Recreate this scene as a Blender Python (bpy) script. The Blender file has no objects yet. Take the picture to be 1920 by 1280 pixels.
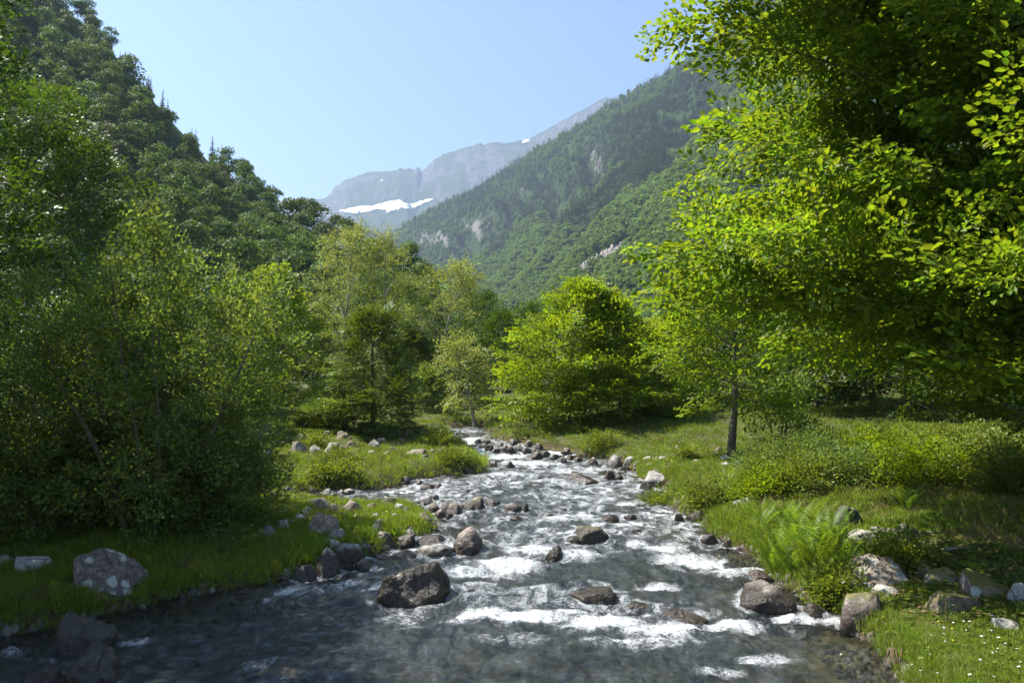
import bpy, math, random
import numpy as np
from mathutils import Vector, Matrix

PI = math.pi
R_ = math.radians
scene = bpy.context.scene
COL = scene.collection

# ------------------------------------------------------------------ camera
CAM_Z, PITCH, F = 3.0, R_(3.1), 1470.0
cam_d = bpy.data.cameras.new('camera')
cam_d.sensor_width = 36.0
cam_d.lens = 36.0 * F / 1920.0
cam_d.clip_start, cam_d.clip_end = 0.1, 20000.0
cam = bpy.data.objects.new('camera', cam_d)
COL.objects.link(cam)
cam.location = (0, 0, CAM_Z)
cam.rotation_euler = (PI / 2 + PITCH, 0, 0)
scene.camera = cam

# ------------------------------------------------------------------ sky and sun
SUN_AZ, SUN_EL = R_(-74), R_(55)            # azimuth from +Y towards +X
world = bpy.data.worlds.new('World')
scene.world = world
world.use_nodes = True
wn = world.node_tree
for n in list(wn.nodes):
    wn.nodes.remove(n)
sky = wn.nodes.new('ShaderNodeTexSky')
sky.sky_type = 'NISHITA'
sky.sun_disc = False
sky.sun_elevation = SUN_EL
sky.sun_rotation = SUN_AZ
sky.altitude = 900
sky.air_density = 1.0
sky.dust_density = 0.1
sky.ozone_density = 3.2
bg = wn.nodes.new('ShaderNodeBackground')
bg.inputs['Strength'].default_value = 0.074
wo = wn.nodes.new('ShaderNodeOutputWorld')
wn.links.new(sky.outputs[0], bg.inputs['Color'])
wn.links.new(bg.outputs[0], wo.inputs['Surface'])

sun_d = bpy.data.lights.new('sun', 'SUN')
sun_d.energy = 5.0
sun_d.angle = R_(0.53)
sun_d.color = (1.0, 0.95, 0.86)
sun = bpy.data.objects.new('sun', sun_d)
COL.objects.link(sun)
sd_ = Vector((math.sin(SUN_AZ) * math.cos(SUN_EL), math.cos(SUN_AZ) * math.cos(SUN_EL), math.sin(SUN_EL)))
sun.rotation_euler = sd_.to_track_quat('Z', 'Y').to_euler()
sun.location = (-60, 30, 80)

scene.view_settings.view_transform = 'Standard'
scene.view_settings.look = 'None'
scene.view_settings.exposure = 1.5
scene.view_settings.gamma = 1.0
cy = scene.cycles
cy.use_denoising = True
cy.max_bounces = 7
cy.diffuse_bounces = 3
cy.glossy_bounces = 3
cy.transmission_bounces = 4
cy.transparent_max_bounces = 10
cy.volume_bounces = 0
cy.sample_clamp_indirect = 6.0
cy.caustics_reflective = False
cy.caustics_refractive = False

# ------------------------------------------------------------------ helpers
def ray(px, py):
    a, b = (px - 960.0) / F, (640.0 - py) / F
    d = np.array([a, math.cos(PITCH) - b * math.sin(PITCH), math.sin(PITCH) + b * math.cos(PITCH)])
    return d / d[1]

def at(px, py, Y):
    d = ray(px, py)
    return np.array([d[0] * Y, Y, CAM_Z + d[2] * Y])

def hash3(ix, iy, iz, seed):
    h = (ix * 374761393 + iy * 668265263 + iz * 2147483647 + seed * 1274126177) & 0xFFFFFFFF
    h = ((h ^ (h >> 13)) * 1274126177) & 0xFFFFFFFF
    h = ((h ^ (h >> 16)) * 2246822519) & 0xFFFFFFFF
    h = h ^ (h >> 15)
    return (h & 0xFFFFFF).astype(np.float64) / 0xFFFFFF

def noise3(x, y, z, seed=0):
    """smooth value noise in -1..1"""
    x, y, z = np.broadcast_arrays(np.asarray(x, float), np.asarray(y, float), np.asarray(z, float))
    fx, fy, fz = np.floor(x), np.floor(y), np.floor(z)
    ix, iy, iz = fx.astype(np.int64), fy.astype(np.int64), fz.astype(np.int64)
    u, v, w = x - fx, y - fy, z - fz
    u, v, w = u*u*u*(u*(u*6-15)+10), v*v*v*(v*(v*6-15)+10), w*w*w*(w*(w*6-15)+10)
    def c(a, b, d): return hash3(ix + a, iy + b, iz + d, seed)
    x00 = c(0,0,0) * (1-u) + c(1,0,0) * u
    x10 = c(0,1,0) * (1-u) + c(1,1,0) * u
    x01 = c(0,0,1) * (1-u) + c(1,0,1) * u
    x11 = c(0,1,1) * (1-u) + c(1,1,1) * u
    return ((x00 * (1-v) + x10 * v) * (1-w) + (x01 * (1-v) + x11 * v) * w) * 2 - 1

def noise2(x, y, seed=0):
    x, y = np.broadcast_arrays(np.asarray(x, float), np.asarray(y, float))
    fx, fy = np.floor(x), np.floor(y)
    ix, iy = fx.astype(np.int64), fy.astype(np.int64)
    u, v = x - fx, y - fy
    u, v = u*u*u*(u*(u*6-15)+10), v*v*v*(v*(v*6-15)+10)
    z = np.zeros_like(ix)
    def c(a, b): return hash3(ix + a, iy + b, z, seed)
    return ((c(0,0) * (1-u) + c(1,0) * u) * (1-v) + (c(0,1) * (1-u) + c(1,1) * u) * v) * 2 - 1

def fbm2(x, y, o=4, seed=0, gain=0.5):
    s, a, t = 0.0, 1.0, 0.0
    for k in range(o):
        s = s + a * noise2(x * 2.03**k + 17.3 * k, y * 2.03**k - 9.1 * k, seed + k)
        t += a
        a *= gain
    return s / t

def fbm3(x, y, z, o=4, seed=0, gain=0.5):
    s, a, t = 0.0, 1.0, 0.0
    for k in range(o):
        q = 2.03**k
        s = s + a * noise3(x * q + 17.3 * k, y * q - 9.1 * k, z * q + 4.7 * k, seed + k)
        t += a
        a *= gain
    return s / t

def sstep(a, b, x):
    t = np.clip((x - a) / (b - a), 0, 1)
    return t * t * (3 - 2 * t)

def mesh(name, V, faces, mats=(), smooth=False, attrs=None, fattrs=None, midx=None):
    """faces: an (n,k) int array or a list of such arrays"""
    me = bpy.data.meshes.new(name)
    if not isinstance(faces, (list, tuple)):
        faces = [faces]
    faces = [f for f in faces if len(f)]
    V = np.asarray(V, dtype=np.float32)
    me.vertices.add(len(V))
    me.vertices.foreach_set('co', V.ravel())
    if faces:
        loops = np.concatenate([np.asarray(f, dtype=np.int32).ravel() for f in faces])
        sizes = np.concatenate([np.full(len(f), f.shape[1], dtype=np.int32) for f in faces])
        starts = np.concatenate([[0], np.cumsum(sizes)[:-1]]).astype(np.int32)
        me.loops.add(len(loops))
        me.loops.foreach_set('vertex_index', loops)
        me.polygons.add(len(sizes))
        me.polygons.foreach_set('loop_start', starts)
        me.polygons.foreach_set('loop_total', sizes)
        if smooth:
            me.polygons.foreach_set('use_smooth', np.ones(len(sizes), dtype=bool))
        if midx is not None:
            me.polygons.foreach_set('material_index', np.asarray(midx, dtype=np.int32))
    for k, a in (attrs or {}).items():
        at_ = me.attributes.new(k, 'FLOAT', 'POINT')
        at_.data.foreach_set('value', np.asarray(a, dtype=np.float32).ravel())
    for k, a in (fattrs or {}).items():
        at_ = me.attributes.new(k, 'FLOAT', 'FACE')
        at_.data.foreach_set('value', np.asarray(a, dtype=np.float32).ravel())
    for m in mats:
        me.materials.append(m)
    me.update(calc_edges=True)
    return me

def link(name, data, parent=None, loc=(0, 0, 0), rot=(0, 0, 0), sc=(1, 1, 1)):
    o = bpy.data.objects.new(name, data)
    COL.objects.link(o)
    if parent is not None:
        o.parent = parent
    o.location, o.rotation_euler, o.scale = loc, rot, sc
    return o

def tag(o, label=None, cat=None, group=None, kind=None):
    if label: o['label'] = label
    if cat: o['category'] = cat
    if group: o['group'] = group
    if kind: o['kind'] = kind
    return o

def grid_faces(nu, nv):
    """vertices laid out [i*nv+j]"""
    i, j = np.meshgrid(np.arange(nu - 1), np.arange(nv - 1), indexing='ij')
    a = (i * nv + j).ravel()
    return np.stack([a, a + nv, a + nv + 1, a + 1], axis=1)

# ------------------------------------------------------------------ materials
class NT:
    def __init__(s, name):
        s.m = bpy.data.materials.new(name)
        s.m.use_nodes = True
        s.t = s.m.node_tree
        for n in list(s.t.nodes):
            s.t.nodes.remove(n)
        s.out = s.t.nodes.new('ShaderNodeOutputMaterial')
    def n(s, typ, **kw):
        nd = s.t.nodes.new('ShaderNode' + typ)
        for k, v in kw.items():
            if k.startswith('i_'):
                nd.inputs[k[2:].replace('_', ' ')].default_value = v
            else:
                setattr(nd, k, v)
        return nd
    def l(s, a, b):
        s.t.links.new(a, b)
    def attr(s, name):
        return s.n('Attribute', attribute_name=name).outputs['Fac']
    def coord(s, scale=(1, 1, 1), kind='Object'):
        tc = s.n('TexCoord')
        mp = s.n('Mapping')
        mp.inputs['Scale'].default_value = scale
        s.l(tc.outputs[kind], mp.inputs[0])
        return mp.outputs[0]
    def noise(s, vec, scale, detail=4, rough=0.55, dist=0.0):
        nd = s.n('TexNoise')
        nd.inputs['Scale'].default_value = scale
        nd.inputs['Detail'].default_value = detail
        nd.inputs['Roughness'].default_value = rough
        nd.inputs['Distortion'].default_value = dist
        if vec is not None: s.l(vec, nd.inputs['Vector'])
        return nd.outputs['Fac']
    def voro(s, vec, scale, feature='F1'):
        nd = s.n('TexVoronoi', feature=feature)
        nd.inputs['Scale'].default_value = scale
        if vec is not None: s.l(vec, nd.inputs['Vector'])
        return nd
    def ramp(s, fac, stops):
        nd = s.n('ValToRGB')
        el = nd.color_ramp.elements
        while len(el) < len(stops): el.new(0.5)
        for e, (p, c) in zip(el, stops):
            e.position = p
            e.color = (c, c, c, 1) if not hasattr(c, '__len__') else (*c, 1)
        s.l(fac, nd.inputs[0])
        return nd.outputs[0]
    def mix(s, fac, a, b, typ='MIX'):
        nd = s.n('Mix', data_type='RGBA', blend_type=typ)
        for sock, v in ((nd.inputs[0], fac), (nd.inputs[6], a), (nd.inputs[7], b)):
            if hasattr(v, 'is_linked') or hasattr(v, 'links'):
                s.l(v, sock)
            else:
                sock.default_value = v if not hasattr(v, '__len__') else (*v, 1)
        return nd.outputs[2]
    def math(s, op, a, b=0.0, clamp=False):
        nd = s.n('Math', operation=op, use_clamp=clamp)
        for sock, v in ((nd.inputs[0], a), (nd.inputs[1], b)):
            if hasattr(v, 'links'): s.l(v, sock)
            else: sock.default_value = v
        return nd.outputs[0]
    def bump(s, h, strength=0.5, dist=0.02, normal=None):
        nd = s.n('Bump')
        nd.inputs['Strength'].default_value = strength
        nd.inputs['Distance'].default_value = dist
        s.l(h, nd.inputs['Height'])
        if normal is not None: s.l(normal, nd.inputs['Normal'])
        return nd.outputs[0]
    def pbr(s, col, rough=0.7, spec=0.4, normal=None):
        nd = s.n('BsdfPrincipled')
        for k, v in (('Base Color', col), ('Roughness', rough), ('Specular IOR Level', spec)):
            if hasattr(v, 'links'): s.l(v, nd.inputs[k])
            else: nd.inputs[k].default_value = v if not hasattr(v, '__len__') else (*v, 1)
        if normal is not None: s.l(normal, nd.inputs['Normal'])
        return nd
    def done(s, sh):
        s.l(sh.outputs[0] if hasattr(sh, 'outputs') else sh, s.out.inputs['Surface'])
        return s.m

def leaf_mat(name, c1, c2, tr=0.42, tcol=None, rough=0.48, spec=0.30, scale=0.0):
    """c1..c2 picked by the per-leaf tint"""
    k = NT(name)
    t = k.attr('tint')
    oi = k.n('ObjectInfo')
    col = k.mix(t, c1, c2)
    hsv = k.n('HueSaturation')
    k.l(col, hsv.inputs['Color'])
    hv = k.math('MULTIPLY_ADD', oi.outputs['Random'], 0.030)
    hv.node.inputs[2].default_value = 0.488
    vv = k.math('MULTIPLY_ADD', oi.outputs['Random'], 0.5)
    vv.node.inputs[2].default_value = 0.75
    k.l(hv, hsv.inputs['Hue'])
    k.l(vv, hsv.inputs['Value'])
    col = hsv.outputs[0]
    p = k.pbr(col, rough, spec)
    tl = k.n('BsdfTranslucent')
    k.l(k.mix(1.0, col, tcol or (2.1, 1.9, 0.7), 'MULTIPLY'), tl.inputs['Color'])
    mx = k.n('MixShader')
    mx.inputs[0].default_value = tr
    k.l(p.outputs[0], mx.inputs[1])
    k.l(tl.outputs[0], mx.inputs[2])
    return k.done(mx)

M = {}
M['beech']   = leaf_mat('beech_leaf', (0.068, 0.138, 0.012), (0.190, 0.245, 0.020), tr=0.50)
M['yellow_beech'] = leaf_mat('yellow_green_leaf', (0.095, 0.160, 0.010), (0.210, 0.270, 0.018), tr=0.45)
M['far_leaf'] = leaf_mat('far_leaf', (0.065, 0.120, 0.018), (0.145, 0.205, 0.030), tr=0.3, rough=0.6, spec=0.2)
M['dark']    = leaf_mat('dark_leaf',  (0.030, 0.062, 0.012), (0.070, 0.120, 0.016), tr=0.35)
M['alder']   = leaf_mat('alder_leaf', (0.070, 0.118, 0.032), (0.165, 0.220, 0.062), tr=0.40, rough=0.6, spec=0.15)
M['birch']   = leaf_mat('birch_leaf', (0.145, 0.185, 0.050), (0.250, 0.285, 0.095), tr=0.38)
M['fir']     = leaf_mat('fir_needle', (0.055, 0.100, 0.015), (0.160, 0.210, 0.025), tr=0.2, rough=0.5)
M['hill']    = leaf_mat('hill_leaf',  (0.040, 0.078, 0.016), (0.100, 0.150, 0.024), tr=0.3, rough=0.6, spec=0.2)
M['conifer'] = leaf_mat('far_needle', (0.030, 0.056, 0.018), (0.056, 0.088, 0.022), tr=0.12, rough=0.7, spec=0.2)
M['bramble'] = leaf_mat('bramble_leaf', (0.085, 0.135, 0.018), (0.190, 0.220, 0.040), tr=0.35)
M['fern']    = leaf_mat('fern_leaf',  (0.100, 0.175, 0.018), (0.180, 0.255, 0.028), tr=0.4)
M['grass']   = leaf_mat('grass_blade', (0.110, 0.180, 0.018), (0.220, 0.270, 0.045), tr=0.35, rough=0.5)
M['dry']     = leaf_mat('dry_stem', (0.16, 0.10, 0.05), (0.26, 0.19, 0.10), tr=0.1)
M['yellow']  = leaf_mat('yellow_petal', (0.7, 0.5, 0.02), (0.8, 0.6, 0.03), tr=0.2)
M['white']   = leaf_mat('white_petal', (0.75, 0.75, 0.7), (0.8, 0.8, 0.78), tr=0.2, tcol=(1, 1, 1))

def bark(name, c1, c2, band=False):
    k = NT(name)
    v = k.coord((1, 1, 0.35))
    n1 = k.noise(v, 9, 6, 0.7)
    n2 = k.noise(k.coord(), 3, 3)
    col = k.mix(n1, c1, c2)
    col = k.mix(k.ramp(n2, [(0.5, 0), (0.62, 1)]), col, (0.10, 0.12, 0.05))
    return k.done(k.pbr(col, 0.85, 0.25, k.bump(n1, 0.8, 0.02)))
M['bark'] = bark('grey_bark', (0.045, 0.036, 0.028), (0.19, 0.16, 0.13))
M['bark_pale'] = bark('pale_bark', (0.12, 0.11, 0.10), (0.42, 0.39, 0.35))

def rock_mat(name, c1, c2, c3, lichen=0.4, mosscol=(0.09, 0.10, 0.02)):
    k = NT(name)
    v = k.coord()
    oi = k.n('ObjectInfo')
    va = k.n('VectorMath', operation='ADD')
    sc = k.n('VectorMath', operation='SCALE')
    sc.inputs[0].default_value = (31.0, 17.0, 11.0)
    k.l(oi.outputs['Random'], sc.inputs['Scale'])
    k.l(v, va.inputs[0]); k.l(sc.outputs[0], va.inputs[1])
    v = va.outputs[0]
    n1 = k.noise(v, 2.2, 8, 0.65)
    n2 = k.noise(v, 14, 6, 0.7)
    n3 = k.noise(v, 60, 3, 0.6)
    col = k.mix(k.ramp(n1, [(0.35, 0), (0.65, 1)]), c1, c2)
    col = k.mix(k.ramp(n2, [(0.48, 0), (0.62, 1)]), col, c3)
    col = k.mix(0.35, col, k.mix(n3, (0.2, 0.2, 0.2), (1.0, 1.0, 1.0)), 'MULTIPLY')
    # pale lichen discs
    vo = k.voro(v, 5.5)
    ln = k.noise(v, 7, 6, 0.7)
    d = k.math('ADD', vo.outputs['Distance'], k.math('MULTIPLY', k.math('SUBTRACT', ln, 0.38), 0.9))
    sel = k.math('GREATER_THAN', vo.outputs['Color'], 0.92 - lichen)
    lm = k.math('MULTIPLY', k.ramp(d, [(0.42, 1), (0.50, 0)]), sel)
    wet = k.attr('wet')
    dry = k.math('SUBTRACT', 1.0, wet, True)
    lm = k.math('MULTIPLY', lm, dry)
    col = k.mix(lm, col, k.mix(n2, (0.34, 0.34, 0.31), (0.62, 0.62, 0.58)))
    # moss on the upper faces
    g = k.n('NewGeometry')
    sp = k.n('SeparateXYZ')
    k.l(g.outputs['Normal'], sp.inputs[0])
    up = k.ramp(sp.outputs['Z'], [(0.25, 0), (0.75, 1)])
    mm = k.math('MULTIPLY', k.math('MULTIPLY', up, k.attr('moss')), k.ramp(n1, [(0.30, 0), (0.42, 1)]))
    mm = k.math('MULTIPLY', mm, dry)
    col = k.mix(mm, col, k.mix(n2, mosscol, (0.20, 0.17, 0.03)))
    dark = k.mix(1.0, col, (0.24, 0.22, 0.19), 'MULTIPLY')
    col = k.mix(wet, col, dark)
    rg = k.math('SUBTRACT', 0.85, k.math('MULTIPLY', wet, 0.62))
    ed = k.n('TexVoronoi', feature='DISTANCE_TO_EDGE'); ed.inputs['Scale'].default_value = 2.6
    dv = k.n('MixRGB'); dv.inputs[0].default_value = .25; k.l(v, dv.inputs[1]); nz_ = k.n('TexNoise'); nz_.inputs['Scale'].default_value = 4.0; k.l(v, nz_.inputs['Vector']); k.l(nz_.outputs['Color'], dv.inputs[2]); k.l(dv.outputs[0], ed.inputs['Vector'])
    ck = k.math('MULTIPLY', k.ramp(ed.outputs['Distance'], [(0.0, 1), (0.035, 0)]), k.ramp(n1, [(.45, 0), (.6, 1)]))
    col = k.mix(k.math('MULTIPLY', ck, .7), col, (0.02, 0.018, 0.015))
    b = k.bump(n1, 0.9, 0.10)
    b = k.bump(k.math('SUBTRACT', 1.0, ck), 0.8, 0.03, b)
    b = k.bump(n2, 0.9, 0.03, b)
    b = k.bump(n3, 0.7, 0.008, b)
    return k.done(k.pbr(col, rg, 0.5, b))
M['rock_grey'] = rock_mat('grey_rock', (0.15, 0.14, 0.13), (0.30, 0.28, 0.26), (0.40, 0.38, 0.35))
M['rock_pink'] = rock_mat('pinkish_rock', (0.20, 0.13, 0.11), (0.36, 0.28, 0.24), (0.44, 0.40, 0.37))
M['rock_pale'] = rock_mat('pale_rock', (0.32, 0.30, 0.27), (0.48, 0.46, 0.43), (0.56, 0.54, 0.51), 0.2)
M['rock_brown'] = rock_mat('brown_rock', (0.11, 0.08, 0.05), (0.20, 0.15, 0.10), (0.28, 0.25, 0.21), 0.2)
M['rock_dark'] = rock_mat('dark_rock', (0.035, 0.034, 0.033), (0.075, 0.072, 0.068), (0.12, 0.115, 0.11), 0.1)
M['rock_lichen'] = rock_mat('lichen_rock', (0.10, 0.085, 0.075), (0.22, 0.17, 0.15), (0.32, 0.28, 0.25), 0.62)
# ------------------------------------------------------------------ the stream and the ground round it
ZW_Y = [-10, 9.0, 10.6, 11.2, 13.0, 13.6, 14.6, 20.0, 25.0, 26.0, 28.0, 30.0, 34.0, 60.0, 120.0, 6000.0]
ZW_Z = [-0.06, 0.0, 0.03, 0.12, 0.16, 0.20, 0.28, 0.42, 0.62, 0.70, 0.88, 1.02, 1.25, 2.2, 4.5, 12.0]
def zw(y): return np.interp(y, ZW_Y, ZW_Z)

def on_water(px, py):
    d = ray(px, py)
    Y = np.geomspace(2.5, 60, 900)
    f = CAM_Z + d[2] * Y - zw(Y)
    k = np.argmax(f < 0)
    return np.array([d[0] * Y[k], Y[k], zw(Y[k])])

edge_px = [(-500,1290),(-100,1222),(0,1195),(120,1172),(210,1150),(330,1124),(450,1104),(555,1085),(600,1072),
           (690,1046),(740,1024),(790,1004),(812,987),(803,967),(772,952),(700,949),(620,945),(560,942),(450,938),
           (450,926),(560,924),(690,920),(745,917),(765,902),(830,894),(912,887),(914,873),(897,860),(874,842),(850,826),(838,812),(825,803),
           (905,800),(915,812),(935,824),(990,836),(1060,848),(1110,858),(1165,868),(1190,886),(1205,900),(1256,915),
           (1243,935),(1262,955),(1312,975),(1330,1000),(1385,1030),(1425,1052),(1450,1085),(1500,1118),(1570,1138),
           (1592,1172),(1640,1210),(1678,1258),(1700,1300)]
POLY = [on_water(*p)[:2] for p in edge_px]
POLY = np.array([(-9.0, -9.0), (-8.2, 3.0)] + [tuple(p) for p in POLY] + [(4.2, 5.5), (4.5, 2.0), (5.0, -9.0)])

def sdist(x, y):
    """distance to the water's edge, positive on land"""
    shp = np.shape(x)
    x, y = np.ravel(x).astype(float), np.ravel(y).astype(float)
    d2 = np.full(x.shape, 1e18)
    ins = np.zeros(x.shape, bool)
    n = len(POLY)
    for k in range(n):
        ax, ay = POLY[k]
        bx, by = POLY[(k + 1) % n]
        ex, ey = bx - ax, by - ay
        t = np.clip(((x - ax) * ex + (y - ay) * ey) / (ex * ex + ey * ey + 1e-12), 0, 1)
        d2 = np.minimum(d2, (x - ax - t * ex)**2 + (y - ay - t * ey)**2)
        c = ((ay > y) != (by > y))
        if c.any():
            xi = ax + (y - ay) * ex / (ey if abs(ey) > 1e-12 else 1e-12)
            ins ^= c & (x < xi)
    d = np.sqrt(d2)
    return np.where(ins, -d, d).reshape(shp)

def ground_h(x, y, sd=None):
    x, y = np.asarray(x, float), np.asarray(y, float)
    if sd is None:
        sd = sdist(x, y)
    wob = 0.10 * fbm2(x * 2.3, y * 2.3, 3, 5)
    s = sd + wob * sstep(0, 0.6, np.abs(sd) + 0.15)
    p = np.maximum(s, 0)
    q = np.maximum(-s, 0)
    tongue = np.exp(-(((x + 3.0) / 1.9)**2 + ((y - 16.2) / 1.7)**2))
    hb = 0.34 * (1 - 0.72 * tongue) + 0.12 * fbm2(x * 0.5, y * 0.5, 2, 8)
    land = hb * (1 - np.exp(-p / 0.22))
    right = sstep(0.0, 2.0, x - 0.06 * y)
    land += np.minimum(p, 14) * (0.035 + 0.045 * right)
    land += 0.055 * fbm2(x * 1.5, y * 1.5, 4, 21) * sstep(0, 1.0, p) + 0.18 * fbm2(x * 0.25, y * 0.25, 2, 31) * sstep(0.5, 4, p)
    # the hummocky stony meadow on the far left bank
    hum = sstep(22, 26, y) * sstep(40, 30, y) * sstep(0, -4, x)
    land += hum * (0.30 * np.abs(fbm2(x * 0.7, y * 0.7, 3, 44)))
    bed = -(0.05 + 0.36 * (1 - np.exp(-q / 0.9))) + 0.09 * fbm2(x * 1.3, y * 1.3, 3, 3) * sstep(0, 0.8, q)
    z = zw(y) + np.where(s > 0, land, bed * sstep(0, 0.06, q))
    far = np.maximum(np.hypot(x, y - 10) - 70, 0)
    return z + 0.00004 * far**1.5

def hit(px, py):
    """the point of the ground (or stream) seen at that place"""
    d = ray(px, py)
    Y = np.geomspace(4, 120, 700)
    x, z = d[0] * Y, CAM_Z + d[2] * Y
    sd = sdist(x, Y)
    g = np.maximum(ground_h(x, Y, sd), np.where(sd < 0, zw(Y), -99))
    k = int(np.argmax(z < g))
    return np.array([x[k], Y[k], g[k]]), float(sd[k])

def gz(x, y):
    return float(ground_h(np.array([x]), np.array([y]))[0])

# ground sheet -------------------------------------------------------
k = NT('meadow_ground')
v = k.coord()
n1 = k.noise(v, 0.7, 5, 0.6)
n2 = k.noise(v, 7.0, 6, 0.7)
n3 = k.noise(v, 45.0, 4, 0.7)
gcol = k.mix(n1, (0.060, 0.085, 0.020), (0.115, 0.125, 0.040))
gcol = k.mix(k.ramp(n2, [(0.45, 0), (0.7, 1)]), gcol, (0.075, 0.060, 0.035))
gcol = k.mix(0.6, gcol, k.mix(n3, (0.35, 0.35, 0.35), (1.3, 1.3, 1.2)), 'MULTIPLY')
bank = k.mix(n2, (0.030, 0.020, 0.012), (0.085, 0.060, 0.035))
gcol = k.mix(k.attr('bank'), gcol, bank)
vd = k.n('MixRGB'); vd.inputs[0].default_value = .12; k.l(v, vd.inputs[1]); nn_ = k.n('TexNoise'); nn_.inputs['Scale'].default_value = 3.0; k.l(v, nn_.inputs['Vector']); k.l(nn_.outputs['Color'], vd.inputs[2])
vs = k.voro(vd.outputs[0], 5.0)
vs2 = k.voro(vd.outputs[0], 12.0)
bedc = k.mix(vs.outputs['Color'], (0.16, 0.135, 0.07), (0.32, 0.27, 0.16))
bedc = k.mix(0.5, bedc, k.mix(vs2.outputs['Color'], (0.13, 0.115, 0.06), (0.30, 0.26, 0.17)))
bedc = k.mix(k.ramp(vs.outputs['Distance'], [(0.30, 0), (0.85, 1)]), bedc, (0.07, 0.06, 0.035))
gcol = k.mix(k.attr('bed'), gcol, bedc)
h = k.math('ADD', k.math('MULTIPLY', n3, 0.6), n2)
M['ground'] = k.done(k.pbr(gcol, 0.9, 0.2, k.bump(h, 0.8, 0.04)))

ys = np.concatenate([np.geomspace(2, 11, 22)[:-1], np.geomspace(11, 52, 230)[:-1], np.geomspace(52, 7000, 60)])
ss = np.concatenate([-np.geomspace(9, 0.83, 22)[:-1], np.linspace(-0.82, 0.82, 240), np.geomspace(0.83, 9, 22)[1:]])
SY, SS = np.meshgrid(ys, ss, indexing='ij')
gx, gy = SY * SS, SY - 6.0
gsd = sdist(gx, gy)
gzz = ground_h(gx, gy, gsd)
bankm = sstep(0.35, 0.05, gsd) * sstep(0.25, 0.12, gzz - zw(gy))
bedm = sstep(0.02, -0.10, gsd)
gm = mesh('ground', np.stack([gx, gy, gzz], -1).reshape(-1, 3), grid_faces(len(ys), len(ss))[:, ::-1], [M['ground']], True,
          {'bank': bankm, 'bed': bedm})
tag(link('ground', gm), kind='structure')

# ------------------------------------------------------------------ rocks (placed first: the water reacts to them)
import bmesh
ICO = {}
for s_ in (2, 3, 4, 5):
    b_ = bmesh.new()
    bmesh.ops.create_icosphere(b_, subdivisions=s_, radius=1.0)
    ICO[s_] = (np.array([v_.co[:] for v_ in b_.verts]), np.array([[q.index for q in f.verts] for f in b_.faces]))
    b_.free()

def rock_mesh(w, d, hh, seed, cuts=5, sub=3, wet=0.0, moss=0.0, rough=0.32, in_water=False, tilt=0.0):
    rng = np.random.default_rng(seed)
    P, Fc = ICO[sub]
    P = P.copy()
    o = rng.uniform(-50, 50, 3)
    r = 1 + rough * fbm3(P[:, 0] * 0.9 + o[0], P[:, 1] * 0.9 + o[1], P[:, 2] * 0.9 + o[2], 2, seed)
    P = P * r[:, None]
    for _ in range(cuts + 3):
        n = rng.normal(size=3); n[2] = abs(n[2]) * 0.8; n /= np.linalg.norm(n)
        dd = rng.uniform(0.48, 0.88)
        e = np.maximum(P @ n - dd, 0)
        P -= n * (e * 0.93)[:, None]
    P *= (1 + 0.11 * fbm3(P[:, 0] * 3 + o[0], P[:, 1] * 3, P[:, 2] * 3, 4, seed + 5, .6) - 0.10 * np.abs(fbm3(P[:, 0] * 2.1 + o[1], P[:, 1] * 2.1, P[:, 2] * 2.1, 3, seed + 15)))[:, None]
    mn, mx = P.min(0), P.max(0)
    P[:, :2] = (P[:, :2] - (mn[:2] + mx[:2]) / 2) / (mx[:2] - mn[:2]) * np.array([w, d])
    if tilt:
        a = tilt * P[:, 0] / w
    z = (P[:, 2] - mn[2]) / (mx[2] - mn[2])           # 0..1
    if tilt:
        z = z + a * sstep(0.2, 0.8, z)
        z = z / z.max()
    sink = 0.50
    P[:, 2] = (z - sink) / (1 - sink) * hh
    hgt = P[:, 2]
    nz = fbm3(P[:, 0] * 7 / max(w, .3), P[:, 1] * 7 / max(w, .3), P[:, 2] * 7, 2, seed + 9)
    if in_water:
        line = 0.04 + 0.06 * nz + wet * hh
        wt = 1 - sstep(0, 0.05 + 0.1 * hh, hgt - line)
        wt = np.maximum(wt, 0.25 * wet)
    else:
        wt = np.zeros(len(P))
    ang = rng.uniform(0, 0.0001)
    return P, Fc, wt, np.full(len(P), moss)

ROCKS = []     # (x, y, rx, ry, top z, in water) for the water to react to
rock_n = [0]
def rock(px, py, w, h, label, mat='rock_grey', wet=0.35, moss=0.0, cuts=5, depth=0.8, group=None, seed=None, tilt=0.0, sub=None, lift=0.0, cat='rock'):
    """w, h: how wide and how high it stands, given as seen in the photograph at its distance"""
    p, sd = hit(px, py)
    Y = p[1]
    W, H = w / F * Y, h / F * Y
    D = W * depth
    rock_n[0] += 1
    seed = seed or rock_n[0] * 7 + 3
    inw = sd < 0.12
    if sub is None:
        sub = 5 if w > 125 else (4 if w > 44 else (3 if w > 14 else 2))
    y = Y + D * 0.42
    x = p[0] * (y / Y) ** 0.5
    z = zw(y) if sdist(np.array([x]), np.array([y]))[0] < 0 else min(p[2] + 0.02, gz(x, y))
    P, Fc, wt, ms = rock_mesh(W, D, H + (p[2] - z) * 0.5, seed, cuts, sub, wet, moss, in_water=inw, tilt=tilt)
    me = mesh('rock', P, Fc, [M[mat]], True, {'wet': wt, 'moss': ms})
    name = 'boulder' if w > 60 else ('rock' if w > 14 else 'stone')
    if not inw and w > 40: lift -= 0.14 * H
    o = link(name, me, None, (x, y, z + lift))
    tag(o, label, name if cat == 'rock' else cat, group)
    ROCKS.append((x, y, W / 2, D / 2, H * (.35 if wet >= 1 else 1), inw))
    return o

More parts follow.
